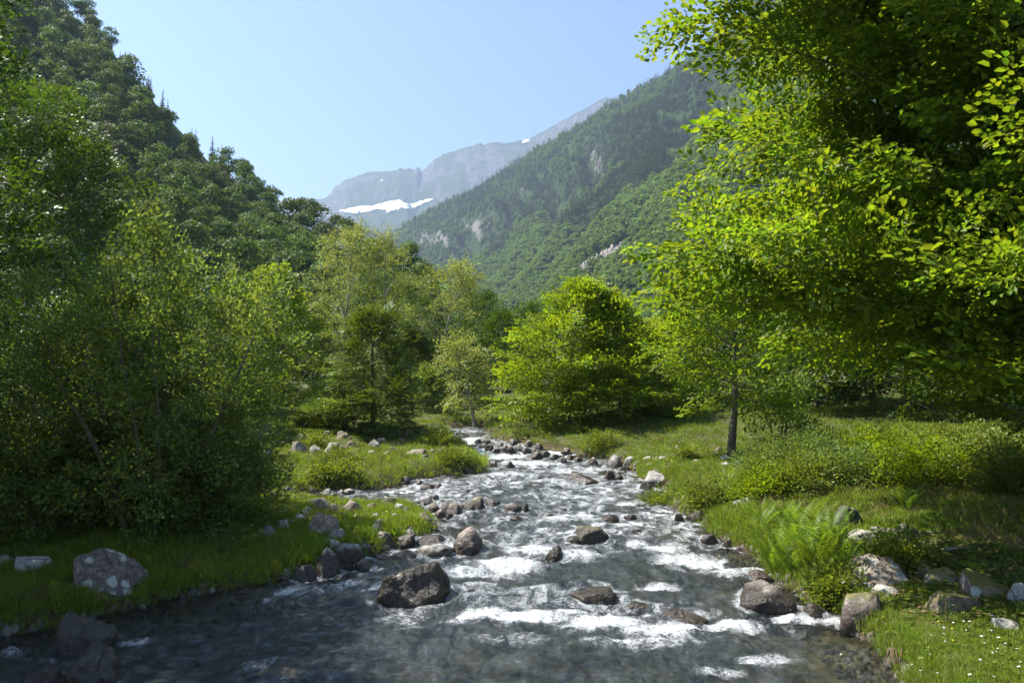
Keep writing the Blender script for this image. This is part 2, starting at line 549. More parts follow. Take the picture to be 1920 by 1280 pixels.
# in the stream
rock(772, 1136, 150, 66, 'large dark wet boulder standing in shaded water with foam on its right side', 'rock_brown', 0.9, 0.15, 1, 0.75, seed=14)
rock(646, 1064, 66, 40, 'rounded dark grey boulder at the water edge behind its smaller darker twin', 'rock_grey', 0.5, 0, 3, seed=33)
rock(612, 1082, 58, 50, 'upright dark boulder against the shaded grass bank beside rounded grey boulder', 'rock_grey', 0.6, 0, 5, seed=41)
rock(683, 1066, 44, 16, 'low flat dark rock in the water just off the two bank boulders', 'rock_grey', 0.8)
rock(572, 1088, 52, 26, 'dark rock half under the shaded grass bank at the water line', 'rock_grey', 0.8)
rock(876, 1037, 58, 44, 'pointed grey boulder with pale top standing in white rapids', 'rock_pink', 0.35, 0, 7, seed=58)
rock(815, 1040, 72, 13, 'flat pale slab lying in the water left of the pointed boulder', 'rock_pale', 0.2, 0.1, 6)
rock(808, 1024, 62, 16, 'low wet brown rock between pointed boulder and grassy tongue', 'rock_brown', 0.8)
rock(758, 1024, 44, 20, 'brown rock at the tip of the grass tongue beside a small fall', 'rock_brown', 0.6)
rock(715, 1024, 46, 20, 'pinkish white rock set in the near edge of the grass tongue', 'rock_pink', 0.25)
rock(762, 1010, 34, 14, 'pale rounded rock on the edge of the grass tongue', 'rock_pale', 0.2)
rock(1036, 1051, 44, 25, 'round dark rock alone in the middle of foaming rapids', 'rock_brown', 0.8, 0, 2)
rock(1108, 1014, 66, 22, 'low dark rock with mossy green top in the mid stream', 'rock_brown', 0.45, 0.9, 3)
rock(1072, 1016, 40, 8, 'flat dark shelf rock touching the mossy mid stream rock', 'rock_brown', 0.9, 0.2)
rock(1141, 980, 42, 13, 'thin dark rock showing above white water in mid stream', 'rock_brown', 0.9)
rock(1226, 912, 46, 26, 'chalky white angular rock at the right bank edge', 'rock_pale', 0.15, 0, 8)
rock(1212, 917, 26, 11, 'brown rock under the chalky white rock at the bank', 'rock_brown', 0.6)
rock(1091, 908, 64, 17, 'flat triangular dark rock in the far mid stream', 'rock_brown', 0.6, 0.4, 4)
rock(1143, 899, 24, 18, 'small brown pointed rock right of the flat triangular rock', 'rock_brown', 0.5, 0, 7)
rock(1160, 900, 22, 9, 'small brown lump beside the pointed brown rock', 'rock_brown', 0.5)
rock(957, 879, 22, 15, 'dark cube shaped rock below the cascade', 'rock_grey', 0.6, 0, 7)
rock(924, 876, 20, 11, 'dark rock close to the meadow corner below the cascade', 'rock_grey', 0.6)
rock(1152, 877, 40, 24, 'tilted grey slab leaning on the right bank near dark trees', 'rock_grey', 0.15, 0, 8, tilt=0.5)
rock(1181, 872, 22, 15, 'grey block behind the tilted slab on the right bank', 'rock_grey', 0.15, 0, 8)
rock(1170, 883, 30, 8, 'dark low rock at the foot of the tilted slab', 'rock_grey', 0.6)
rock(1110, 872, 26, 14, 'dark rounded rock at the right end of the cascade', 'rock_brown', 0.5)
rock(893, 954, 34, 22, 'dark round topped rock at the outer end of the stone bar', 'rock_brown', 0.3, 0.2, 3)
rock(876, 956, 30, 13, 'low brown rock leaning on the dark round topped rock', 'rock_brown', 0.5)
rock(852, 965, 36, 20, 'brown squarish rock in the stone bar', 'rock_brown', 0.3, 0, 6)
rock(838, 963, 26, 22, 'grey rock with lichen in the middle of the stone bar', 'rock_grey', 0.2, 0.1, 4)
rock(826, 971, 26, 15, 'smooth pale brown stone at the near corner of the stone bar', 'rock_pink', 0.3, 0, 3)
rock(842, 972, 18, 10, 'small dark stone at the near edge of the stone bar', 'rock_brown', 0.5)
rock(813, 962, 24, 18, 'egg shaped tan rock at the inner end of the stone bar', 'rock_brown', 0.15, 0, 2)
rock(924, 952, 34, 14, 'flat dark rock just past the end of the stone bar', 'rock_grey', 0.6)
rock(962, 961, 40, 17, 'pinkish rounded rock standing in the stream beyond the stone bar', 'rock_pink', 0.35, 0, 3)
rock(985, 962, 20, 16, 'dark wedge rock touching the pinkish rounded rock', 'rock_brown', 0.6, 0, 7)
rock(966, 977, 30, 8, 'low reddish rock barely above the water below the wedge rock', 'rock_brown', 0.7)
rock(800, 945, 30, 12, 'bleached flat stone in the mouth of the side channel', 'rock_pale', 0.15)
rock(812, 938, 26, 10, 'bleached rounded stone behind the flat one in the side channel', 'rock_pale', 0.15)
rock(728, 950, 30, 17, 'dark topped block at the tip of the gravel bank', 'rock_brown', 0.2, 0.3, 6)
rock(775, 948, 26, 8, 'flat grey stone lying in the side channel', 'rock_grey', 0.3)
rock(760, 908, 17, 15, 'green mossy knob at the corner of the far meadow', 'rock_grey', 0.2, 1.0, 2)
rock(796, 918, 26, 12, 'brown block standing in shallow water off the far meadow', 'rock_brown', 0.5, 0, 6)
rock(820, 916, 18, 10, 'rusty stone next to the brown block in the shallows', 'rock_pink', 0.4)
rock(786, 906, 20, 7, 'flat dark stone in the shallows off the mossy knob', 'rock_grey', 0.6)
rock(1116, 1136, 108, 36, 'wet ledge rock with water running over its face in the near rapids', 'rock_brown', 1.0, 0.2, 4, seed=77, lift=-.13)
rock(1290, 1168, 128, 30, 'brown water covered rock above the foaming drop', 'rock_brown', 1.0, 0.1, 3, seed=78, lift=-.12)
rock(1208, 1148, 60, 18, 'tawny rock between the two ledge rocks in the near rapids', 'rock_brown', 1.0, lift=-.05)
rock(1446, 1150, 108, 48, 'brown boulder with white lichen patch near the fern bank', 'rock_lichen', 0.5, 0.1, 3, seed=81)
rock(1530, 1156, 42, 22, 'small brown rock wedged between lichen boulder and bank', 'rock_brown', 0.8)
rock(1428, 1088, 60, 14, 'low reddish rock in the water below the ferns', 'rock_pink', 0.7)
rock(1005, 1140, 120, 15, 'submerged yellowish slab between big boulder and ledge', 'rock_brown', 1.0, 0, 3, lift=-.07)
rock(900, 1118, 80, 12, 'submerged dark slab just right of the big wet boulder', 'rock_brown', 1.0, 0.3, 3, lift=-.06)
rock(1190, 1002, 36, 6, 'barely covered rock with yellow weed in mid stream', 'rock_brown', 1.0, 0.5)
rock(1310, 978, 44, 20, 'brown rock under the overhanging grass of the right bank', 'rock_brown', 0.4, 0.1)
rock(1276, 976, 24, 12, 'dark rock in the water left of the brown bank rock', 'rock_brown', 0.7)
rock(1332, 1020, 36, 18, 'wet grey rock with water curling round it by the right bank', 'rock_grey', 0.8)
rock(1366, 1026, 24, 16, 'pinkish pointed rock at the right bank foot', 'rock_pink', 0.3, 0, 7)
rock(1392, 1034, 22, 10, 'small pink stone under the leftmost fern fronds', 'rock_pink', 0.3)
rock(158, 1228, 112, 66, 'dark sloping wet boulder in the shaded near water', 'rock_grey', 0.9, 0, 1, seed=95)
rock(152, 1286, 130, 58, 'glistening wet boulder below the dark sloping one', 'rock_grey', 1.0, 0, 0, seed=96)
rock(70, 1296, 90, 34, 'low wet boulder at the lower corner beside the glistening one', 'rock_brown', 1.0, 0, 2)
rock(525, 1282, 150, 18, 'dark boulder barely breaking the surface in the near water', 'rock_grey', 1.0, 0, 2)
# left bank
rock(186, 1126, 136, 96, 'big rounded boulder with white lichen patches on shaded grass', 'rock_lichen', 0, 0.0, 3, 0.9, seed=17)
rock(55, 1078, 66, 32, 'long pale grey boulder lying in shaded grass', 'rock_pale', 0, 0, 3)
rock(10, 1066, 46, 22, 'brown boulder beside the long pale grey one', 'rock_pink', 0, 0, 3)
rock(606, 1002, 66, 42, 'craggy pink boulder with orange lichen on the grass tongue', 'rock_pink', 0, 0.5, 8, seed=102)
rock(630, 1012, 32, 16, 'dark rock at the foot of the craggy pink boulder', 'rock_grey', 0, 0.1, 6)
rock(527, 998, 34, 20, 'reddish grey block in the grass left of the craggy boulder', 'rock_pink', 0, 0, 7)
rock(500, 1010, 42, 24, 'rounded grey boulder half in the shade of the bush', 'rock_grey', 0, 0, 3)
rock(664, 961, 38, 22, 'dull red block on the gravel bank by the side channel', 'rock_pink', 0, 0, 7, seed=107)
rock(655, 954, 28, 16, 'tan rock just behind the dull red block', 'rock_pale', 0, 0.3)
rock(598, 953, 40, 18, 'mossy grey block beside the side channel', 'rock_grey', 0, 0.5, 6)
rock(625, 958, 18, 12, 'white stone between mossy block and red block', 'rock_pale', 0, 0)
rock(620, 1028, 34, 12, 'pale smooth slab in the grass above the twin boulders', 'rock_pale', 0, 0)
rock(706, 997, 22, 14, 'lilac grey block in the tongue grass', 'rock_grey', 0, 0, 7)
rock(792, 982, 36, 16, 'dark mossy rock at the outer point of the grass tongue', 'rock_brown', 0.4, 0.4)
# right bank
rock(1402, 944, 54, 13, 'flat grey stone lying in right bank grass', 'rock_pale', 0, 0.2, 6)
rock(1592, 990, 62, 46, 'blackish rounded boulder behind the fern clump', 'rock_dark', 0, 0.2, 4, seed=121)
rock(1622, 1016, 58, 22, 'pale flat boulder just right of the ferns', 'rock_pale', 0, 0.35, 6)
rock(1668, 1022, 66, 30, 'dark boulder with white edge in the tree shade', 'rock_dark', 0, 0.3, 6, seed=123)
rock(1650, 1106, 150, 62, 'large pinkish slab boulder with cracks beside the ferns', 'rock_pink', 0, 0.25, 8, 0.8, seed=124)
rock(1745, 1082, 58, 30, 'mossy brown rock behind the large pinkish slab', 'rock_brown', 0, 1.0, 5)
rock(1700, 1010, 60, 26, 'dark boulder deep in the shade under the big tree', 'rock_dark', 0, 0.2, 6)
rock(1776, 1096, 74, 32, 'rounded boulder with thick green moss cap', 'rock_grey', 0, 1.0, 3, seed=127)
rock(1868, 1122, 112, 48, 'wedge boulder with moss on its sloping top', 'rock_pink', 0, 1.0, 7, seed=128, tilt=-0.5)
rock(1910, 1132, 34, 34, 'whitish boulder cut by the picture edge beside moss wedge', 'rock_pale', 0, 0, 5)
rock(1794, 1148, 104, 34, 'low boulder with orange brown moss sunk in the lawn', 'rock_brown', 0, 1.0, 4, seed=130)
rock(1662, 1120, 52, 20, 'pale block poking from lawn below the pinkish slab', 'rock_pale', 0, 0.1, 6)
rock(1618, 1184, 78, 62, 'mossy pink boulder overhanging the water under the lawn edge', 'rock_pink', 0.3, 0.9, 5, seed=132)
rock(1888, 1182, 50, 18, 'tan stone almost buried in the near lawn', 'rock_pale', 0, 0.3, 4)
rock(1600, 1060, 60, 40, 'shaded rock among fern stems', 'rock_brown', 0, 0.5)

R1 = random.Random(5)
HUE = {'rock_grey': 'grey', 'rock_pink': 'pinkish', 'rock_pale': 'pale', 'rock_brown': 'brown', 'rock_dark': 'blackish', 'rock_lichen': 'mottled'}
def sl(mat, w, big, words_):
    return '%s %s %s' % ('larger' if w > big else 'small', HUE[mat], words_)
def nearby(px, marks):
    return min(marks, key=lambda m: abs(m[0] - px))[1]
# cascade rocks
for i, (px, py, w, h) in enumerate([(905,842,16,10),(918,846,20,13),(930,850,18,10),(944,848,22,13),(958,850,20,12),(975,846,24,14),(988,852,22,12),
        (1003,862,34,14),(1022,858,26,12),(1040,862,22,10),(1055,866,20,9),(1070,862,20,9),(1085,866,18,9),(897,832,16,9),(912,834,18,10),
        (935,838,20,10),(965,836,22,12),(990,838,26,12),(1010,842,20,11),(1060,852,22,12),(1130,862,18,9)]):
    mt = R1.choice(['rock_grey', 'rock_brown', 'rock_grey'])
    rock(px, py, w, h, sl(mt, w, 21, 'angular rock ' + nearby(px, [(905, 'at the left foot of the cascade'), (935, 'in the thick of the pile left of the cascade'), (975, 'in the middle of the cascade pile'), (1010, 'parting the water below the cascade'), (1045, 'right of the white cascade'), (1085, 'under the layered beeches')])), mt, 0.4, R1.random() * .4, 7,
         group='rocks piled at the cascade')
# small stones on the gravel bank and in the tongue
for i in range(34):
    px, py = R1.uniform(480, 800), R1.uniform(948, 985)
    w = R1.uniform(8, 22)
    mt = R1.choice(['rock_grey', 'rock_pink', 'rock_pale', 'rock_brown'])
    rock(px, py, w, w * R1.uniform(.35, .6), sl(mt, w, 15, 'loose stone on the gravel ' + nearby(px, [(500, 'beside the bleached stick'), (570, 'behind the craggy pink boulder'), (640, 'by the dull red block'), (700, 'in the middle of the tongue'), (770, 'at the tip of the tongue')])), mt,
         0.15, R1.random() * .3, 5, group='small stones on the gravel bank')
for i in range(16):
    px, py = R1.uniform(740, 900), R1.uniform(902, 950)
    w = R1.uniform(7, 18)
    mt = R1.choice(['rock_grey', 'rock_brown'])
    rock(px, py, w, w * R1.uniform(.25, .5), sl(mt, w, 12, 'wet stone in the shallows ' + nearby(px, [(760, 'off the mossy knob'), (820, 'by the brown block'), (880, 'out toward mid stream')])), mt, 0.6, 0, 5,
         group='small stones in the shallows')
for i in range(46):
    px, py = R1.uniform(475, 860), R1.uniform(806, 868)
    if py > 862 - (px - 600) * 0.02 and px > 560: py -= 12
    w = R1.uniform(7, 24) * (1.3 if R1.random() < .15 else 0.9)
    mt = R1.choice(['rock_grey', 'rock_pink', 'rock_pale', 'rock_brown'])
    rock(px, py, w, w * R1.uniform(.3, .6), sl(mt, w, 16, 'weathered stone on the far left meadow ' + nearby(px, [(500, 'beside the foreground bush'), (580, 'left of the fir sapling'), (650, 'left of the young fir'), (710, 'in front of the young fir'), (770, 'below the shaded fir'), (835, 'near the upstream water')])), mt,
         0, R1.random() * .7, 7, group='stones of the far left meadow')
for i in range(22):
    px = R1.uniform(1190, 1400)
    py = R1.uniform(842, 880) - (px - 1190) * 0.03
    w = R1.uniform(7, 22)
    mt = R1.choice(['rock_pale', 'rock_pink', 'rock_grey'])
    rock(px, py, w, w * R1.uniform(.3, .5), sl(mt, w, 14, 'stone in the right meadow ' + nearby(px, [(1205, 'behind the tilted slab'), (1260, 'by the small dark shrub'), (1320, 'left of the slim tree'), (1380, 'at the foot of the slim tree')])), mt, 0, R1.random() * .5, 7,
         group='stones round the slim tree')
for i in range(26):
    px, py = R1.uniform(900, 1250), R1.uniform(880, 1010)
    w = R1.uniform(10, 26)
    rock(px, py, w, w * R1.uniform(.08, .25), sl('rock_brown', w, 18, 'stone awash in the %s part of the rapids ' % ('far' if py < 925 else ('middle' if py < 970 else 'near')) + nearby(px, [(930, 'on the left side'), (1010, 'left of centre'), (1090, 'in the centre'), (1170, 'right of centre'), (1235, 'by the right bank')])), 'rock_brown', 1.0, 0, 4, group='stones awash in the rapids')
for (px, py, w, h) in [(612,926,22,9),(640,927,12,8),(653,926,22,9),(680,1036,30,7),(654,1043,18,6),(585,1000,18,9),(560,975,24,10)]:
    rock(px, py, w, h, 'pale stone ' + nearby(px + (py > 960) * 2000, [(612, 'leftmost of three under the far bank of the side channel'), (640, 'between two others under the far bank of the side channel'), (655, 'rightmost of three under the far bank of the side channel'),
         (2680, 'in the water at the near edge of the tongue'), (2654, 'in the water by the twin boulders'), (2585, 'left of the craggy pink boulder'), (2560, 'in the grass behind the reddish grey block')]), 'rock_pale', 0.2, 0, 5, group='pale stones along the edge')
for (px, py, w, h) in [(560,848,34,20),(622,852,40,22),(592,850,26,16),(495,822,40,26),(780,851,44,9),(640,822,20,12),(762,820,26,14),(745,816,18,12),(735,846,18,7),(842,822,22,10),(700,838,28,14),(655,842,26,14)]:
    mt = R1.choice(['rock_grey', 'rock_pink'])
    rock(px, py, w, h, '%s %s rock on the far left meadow %s' % ('broad' if w > 30 else 'squat', HUE[mt], nearby(px, [(495, 'against the foreground bush'), (560, 'in the left hummocks'), (592, 'below the fir sapling'), (622, 'in the middle hummocks'), (640, 'left of the young fir'), (655, 'in front of the small bush'), (700, 'at the foot of the young fir'), (735, 'right of the young fir'), (745, 'under the shaded fir'), (762, 'behind the short grass'), (780, 'lying flat on the short grass'), (842, 'by the upstream water')])), mt, 0, 0.4, 7, group='larger rocks of the far left meadow')

# ------------------------------------------------------------------ water
BL = [(905,1155,85,16,1.0),(1000,1160,110,14,1.0),(1130,1168,120,18,1.0),(1060,1150,60,9,.8),(1240,1182,110,18,1.0),(1370,1176,90,14,.85),(1490,1160,80,10,.8),(1560,1165,40,10,.8),
      (1200,1205,160,16,.55),(950,1062,90,22,.95),(1000,1035,70,16,.95),(880,1075,90,14,.7),(1080,1045,80,12,.8),(1300,1056,90,18,.9),(1240,1030,60,12,.9),
      (1190,1020,50,10,.7),(1350,1075,60,12,.6),(1230,1102,60,8,.7),(1160,985,130,9,.65),(1060,972,130,10,.6),(1100,1000,60,9,.8),(1060,1000,30,8,.8),(1190,945,80,6,.6),(1040,930,130,8,.5),
      (1000,905,150,7,.55),(960,890,120,6,.6),(1060,885,120,6,.6),(990,870,90,5,.8),(950,858,60,6,.95),(905,845,40,9,.9),(880,826,30,9,.9),(1100,880,80,6,.6),(1050,850,60,4,.9),(870,920,90,6,.5),(800,935,60,4,.5),
      (560,1112,70,14,.55),(470,1130,70,10,.35),(640,1098,60,12,.55),(705,1070,40,6,.4),(720,1120,20,14,.5),(780,1030,30,6,.7),(740,1034,30,5,.7),(20,1228,60,12,.5),(250,1210,50,14,.5),(90,1240,60,8,.4),(210,1262,30,14,.5),
      (1430,1240,70,12,.55),(1350,1262,70,10,.5),(850,1030,30,8,.8),(1440,1130,60,6,.7),(650,1230,120,10,.2),(1250,960,60,6,.5),(900,980,60,8,.35),(960,1200,120,18,.35)]
BLW = []
for (px, py, sx, sy, a) in BL:
    c = on_water(px, py); e = on_water(px, py - sy * 0.7); f_ = on_water(px, py + sy * 0.7)
    BLW.append((c[0], c[1], sx / F * c[1] * 0.75, max((e[1] - f_[1]) * 0.62, 0.15), a))

def foam_i(x, y):
    v = np.full(np.shape(x), 0.0)
    for (cx, cyy, sx, sy, a) in BLW:
        v = np.maximum(v, a * np.exp(-((x - cx) / sx)**2 - ((y - cyy) / sy)**2))
    for (rx, ry, w, d, h, inw) in ROCKS:
        if not inw or ry > 40: continue
        m = (np.abs(x - rx) < 4 * w + 0.5) & (y < ry + d * 2) & (y > ry - d - 6 * w - 0.5)
        if not m.any(): continue
        xx, yy = x[m] - rx, y[m] - ry
        near = np.exp(-((xx / (w * 1.15))**2 + (yy / (d * 1.15 + .05))**2 - 1).clip(0) * 3.0) * 0.42
        wake = np.exp(-(xx / (w * 0.9 + .05))**2) * np.exp(-np.maximum(-yy - d * 0.5, 0) / (w * 2.2 + .1)) * (yy < -d * 0.3) * 0.5
        v[m] = np.maximum(v[m], np.maximum(near, wake) * (0.5 + 0.5 * sstep(9, 12, ry)))
    v = np.maximum(v, (0.12 + 0.26 * sstep(12.0, 14.5, y)) * (0.8 + 0.5 * fbm2(x * 0.6, y * 0.5, 2, 90)))
    return v

yr = np.concatenate([np.geomspace(3.0, 7.4, 40)[:-1], np.geomspace(7.4, 36, 430)])
edges_l, edges_r = [], []
for y in yr:
    xs_ = []
    for k_ in range(len(POLY)):
        (ax, ay), (bx, by) = POLY[k_], POLY[(k_ + 1) % len(POLY)]
        if (ay > y) != (by > y):
            xs_.append(ax + (y - ay) * (bx - ax) / (by - ay))
    if not xs_: xs_ = [edges_l[-1] + .7, edges_r[-1] - .7]
    edges_l.append(min(xs_) - 0.7); edges_r.append(max(xs_) + 0.7)
el = np.array(edges_l); er = np.array(edges_r)
ker = np.ones(9) / 9
el = np.minimum(el, np.convolve(np.pad(el, 4, 'edge'), ker, 'valid')); er = np.maximum(er, np.convolve(np.pad(er, 4, 'edge'), ker, 'valid'))
el = np.maximum(el, -0.75 * yr - 2)
tt = np.linspace(0, 1, 340)
wx = el[:, None] + (er - el)[:, None] * tt[None, :]
wy = np.repeat(yr[:, None], len(tt), 1)
wsd = sdist(wx, wy)
fo = foam_i(wx, wy)
warp = 0.35 * fbm2(wx * 0.9, wy * 0.9, 2, 60)
amp = 0.032 + 0.055 * fo * sstep(0.05, 0.5, -wsd)
wav = (1 - np.abs(noise2(wx * 1.3 + warp, wy * 2.6 + warp, 71))) * 1.2 - 0.6
wav = wav + 0.65 * ((1 - np.abs(noise2(wx * 3.4 + warp * 3, wy * 5.2, 72))) * 1.3 - .65) + 0.5 * (1 - np.abs(noise2(wx * 7 + warp * 4, wy * 10, 73))) - .25 + 0.38 * (1 - np.abs(noise2(wx * 13 + warp * 5, wy * 17, 74))) - .19
wz = zw(wy) + amp * wav + 0.02 * fbm2(wx * 0.8, wy * 1.2, 2, 75) * sstep(0.1, 0.8, -wsd)
for (rx, ry, w, d, h, inw) in ROCKS:          # water heaps up against rocks and dips behind them
    if not inw: continue
    m = (np.abs(wx - rx) < 2.5 * w) & (np.abs(wy - ry) < 3 * d + .3)
    if not m.any(): continue
    xx, yy = (wx[m] - rx) / w, (wy[m] - ry) / max(d, .05)
    wz[m] += min(0.06, 0.35 * w, h * .45) * np.exp(-xx**2 * 0.8 - (yy - 1.1)**2 * 1.3) - min(0.05, 0.3 * w, h * .35) * np.exp(-xx**2 - (yy + 1.2)**2 * 1.2)
wdepth = sstep(0.0, 1.6, -wsd)

k = NT('stream_water')
v = k.coord((1.0, 0.75, 1.0))
foam = k.attr('foam')
nA = k.noise(v, 2.6, 6, 0.62, 1.2)
nB = k.noise(k.coord((1.0, 1.5, 1.0)), 11.0, 5, 0.65, 2.0)
nC = k.noise(k.coord((1.0, 1.3, 1.0)), 42.0, 3, 0.6, 1.0)
ridge = k.math('SUBTRACT', 1.0, k.math('ABSOLUTE', k.math('MULTIPLY', k.math('SUBTRACT', nB, 0.5), 6.0)), True)
f = k.math('MULTIPLY', foam, 1.05)
f = k.math('ADD', f, k.math('MULTIPLY', k.math('SUBTRACT', nA, 0.5), 1.9))
f = k.math('ADD', f, k.math('MULTIPLY', k.math('SUBTRACT', ridge, 0.5), 0.55))
f = k.math('ADD', f, k.math('MULTIPLY', k.math('SUBTRACT', nC, 0.5), 0.55))
fm = k.ramp(f, [(0.42, 0), (0.92, 1)])
fm = k.math('MULTIPLY', fm, k.ramp(foam, [(0.04, 0), (0.25, 1)]))
b1 = k.bump(nA, 0.6, 0.22)
b1 = k.bump(nB, 1.0, 0.10, b1)
b1 = k.bump(nC, 1.0, 0.02, b1)
fr = k.n('Fresnel'); fr.inputs['IOR'].default_value = 1.40
k.l(b1, fr.inputs['Normal'])
gl = k.n('BsdfGlossy'); gl.inputs['Roughness'].default_value = 0.07
k.l(b1, gl.inputs['Normal'])
tr = k.n('BsdfTransparent'); tr.inputs['Color'].default_value = (0.86, 0.89, 0.80, 1)
df = k.n('BsdfDiffuse')
nS = k.noise(k.coord((2.2, 0.8, 1.0)), 2.2, 7, 0.68, 1.6)
k.l(k.mix(k.ramp(nS, [(0.40, 0), (0.66, 1)]), (0.040, 0.056, 0.064), (0.190, 0.222, 0.230)), df.inputs['Color'])
k.l(b1, df.inputs['Normal'])
body = k.n('MixShader')
k.l(k.math('MULTIPLY', k.attr('depth'), 0.55), body.inputs[0])
k.l(tr.outputs[0], body.inputs[1]); k.l(df.outputs[0], body.inputs[2])
surf = k.n('MixShader')
k.l(fr.outputs[0], surf.inputs[0]); k.l(body.outputs[0], surf.inputs[1]); k.l(gl.outputs[0], surf.inputs[2])
wh = k.pbr(k.mix(nC, (0.62, 0.68, 0.72), (0.92, 0.94, 0.95)), 0.35, 0.5, k.bump(nC, 1.0, 0.03, k.bump(nB, 0.8, 0.06)))
mx = k.n('MixShader')
k.l(fm, mx.inputs[0]); k.l(surf.outputs[0], mx.inputs[1]); k.l(wh.outputs[0], mx.inputs[2])
M['water'] = k.done(mx)
wm = mesh('water', np.stack([wx, wy, wz], -1).reshape(-1, 3), grid_faces(len(yr), len(tt))[:, ::-1], [M['water']], True, {'foam': fo, 'depth': wdepth})
tag(link('water', wm), kind='structure')

# flying droplets over the white water
rngd = np.random.default_rng(8)
ci = rngd.integers(0, wx.size, 60000)
keep = rngd.random(60000) < (fo.ravel()[ci] - 0.5).clip(0)**1.3 * 0.9 * (wsd.ravel()[ci] < -0.1)
ci = ci[keep][:5000]
cp = np.stack([wx.ravel()[ci], wy.ravel()[ci], wz.ravel()[ci] + rngd.exponential(0.028, len(ci)) + .006], -1)
OCT = np.array([[1,0,0],[-1,0,0],[0,1,0],[0,-1,0],[0,0,1],[0,0,-1]], float)
OF = np.array([[0,2,4],[2,1,4],[1,3,4],[3,0,4],[2,0,5],[1,2,5],[3,1,5],[0,3,5]])
rs = rngd.uniform(0.002, 0.0065, len(ci))
Vd = cp[:, None, :] + OCT[None] * rs[:, None, None]
k = NT('droplets')
M['drop'] = k.done(k.pbr((0.85, 0.88, 0.9), 0.2, 0.6))
dm = mesh('spray', Vd.reshape(-1, 3), (OF[None] + 6 * np.arange(len(ci))[:, None, None]).reshape(-1, 3), [M['drop']])
tag(link('water_spray', dm), 'white droplets thrown up over the rapids', 'spray', kind='stuff')
# ------------------------------------------------------------------ hillsides and mountains
def resample(P, n):
    P = np.asarray(P, float)
    d = np.concatenate([[0], np.cumsum(np.linalg.norm(np.diff(P, axis=0), axis=1))])
    t = np.linspace(0, d[-1], n)
    return np.stack([np.interp(t, d, P[:, i]) for i in range(3)], -1)

def hill(foot, crest, nu, nv, prof=1.0, amp=0.0, gully=0.0, gf=6.0, skew=0.0, seed=1, back=0.35, nb=10, rough=0.0, fine=0.0):
    """a slope between a foot line and a crest line, with gullies running down it and a back side"""
    Fp, C = resample(foot, nu), resample(crest, nu)
    v = np.linspace(0, 1, nv)[None, :, None]
    S = Fp[:, None] * (1 - v) + C[:, None] * v
    zv = np.linspace(0, 1, nv)[None, :] ** prof
    S[:, :, 2] = Fp[:, None, 2] * (1 - zv) + C[:, None, 2] * zv
    vv = np.linspace(0, 1, nv)[None, :] + 0 * S[:, :, 0]
    uu = np.linspace(0, 1, nu)[:, None] + 0 * S[:, :, 0]
    env = np.sin(PI * np.clip(vv, 0, 1)) ** 0.8
    g = (np.abs(fbm2(uu * gf + vv * skew, vv * 0.8, 3, seed)) * 2.2 - 0.6) * gully
    L = np.linalg.norm(C.mean(0) - Fp.mean(0))
    a = fbm2(S[:, :, 0] / L * 3, S[:, :, 1] / L * 3 + S[:, :, 2] / L * 2, 4, seed + 3) * amp
    S[:, :, 2] += (a + g) * env + rough * fbm2(S[:, :, 0] / L * 14, S[:, :, 2] / L * 14, 4, seed + 6) * (0.25 + 0.75 * env)
    S[:, :, 2] += fine * (np.abs(fbm2(uu * gf * 7, vv * 6, 4, seed + 9)) - 0.3)
    # the back side
    bdir = (C - Fp) * np.array([1, 1, 0])
    B = []
    for q in np.linspace(0, 1, nb + 1)[1:]:
        b = S[:, -1] + bdir * back * q
        b[:, 2] = S[:, -1, 2] - (C[:, 2] - Fp[:, 2]) * (q ** 1.2) * 1.05
        B.append(b)
    G = np.concatenate([S, np.stack(B, 1)], 1)
    return S, G

def cr(pts, drop=0.0):
    return [at(px, py, Y) - np.array([0, 0, drop]) for px, py, Y in pts]

def hill_obj(name, G, mat, attrs=None):
    nu, nv = G.shape[:2]
    me = mesh(name, G.reshape(-1, 3), grid_faces(nu, nv), [mat], True, attrs)
    return tag(link(name, me), kind='structure')

k = NT('forest_floor')
v = k.coord()
n1 = k.noise(v, 0.05, 6, 0.65); n2 = k.noise(v, 0.6, 5, 0.7)
c = k.mix(n1, (0.022, 0.042, 0.012), (0.045, 0.070, 0.018))
c = k.mix(k.ramp(n2, [(0.55, 0), (0.75, 1)]), c, (0.035, 0.045, 0.02))
M['forest_floor'] = k.done(k.pbr(c, 0.95, 0.1, k.bump(n2, 1, 1.0)))

def slope_mat(name, rocklo, rockhi, grass, thr, sc):
    k = NT(name)
    v = k.coord((1, 1, 1))
    n1 = k.noise(v, 0.006 * sc, 8, 0.68, 0.6)
    n2 = k.noise(k.coord((1, 1, 2.5)), 0.03 * sc, 6, 0.75, 0.4)
    g = k.n('NewGeometry'); sp = k.n('SeparateXYZ'); k.l(g.outputs['Normal'], sp.inputs[0])
    rk = k.mix(k.ramp(n2, [(0.3, 0), (0.7, 1)]), rocklo, rockhi)
    fl = k.math('ADD', sp.outputs['Z'], k.math('MULTIPLY', k.math('SUBTRACT', n1, 0.5), 1.1))
    fl = k.math('ADD', fl, k.math('MULTIPLY', k.math('SUBTRACT', n2, 0.5), 0.5))
    fl = k.math('SUBTRACT', fl, k.math('MULTIPLY', k.attr('rock'), 1.2))
    m_ = k.ramp(fl, [(thr - .06, 0), (thr + .06, 1)])
    c = k.mix(m_, rk, k.mix(n2, grass, tuple(q * 1.7 for q in grass)))
    return k.done(k.pbr(c, 0.95, 0.1, k.bump(k.math('ADD', n1, n2), 1.0, 40.0 / sc)))
M['far_mountain'] = slope_mat('far_mountain_rock', (0.05, 0.048, 0.055), (0.26, 0.24, 0.25), (0.050, 0.070, 0.028), 0.62, 1.0)
M['scree'] = slope_mat('scree_slope', (0.20, 0.19, 0.18), (0.38, 0.36, 0.34), (0.040, 0.065, 0.018), 0.34, 4.0)

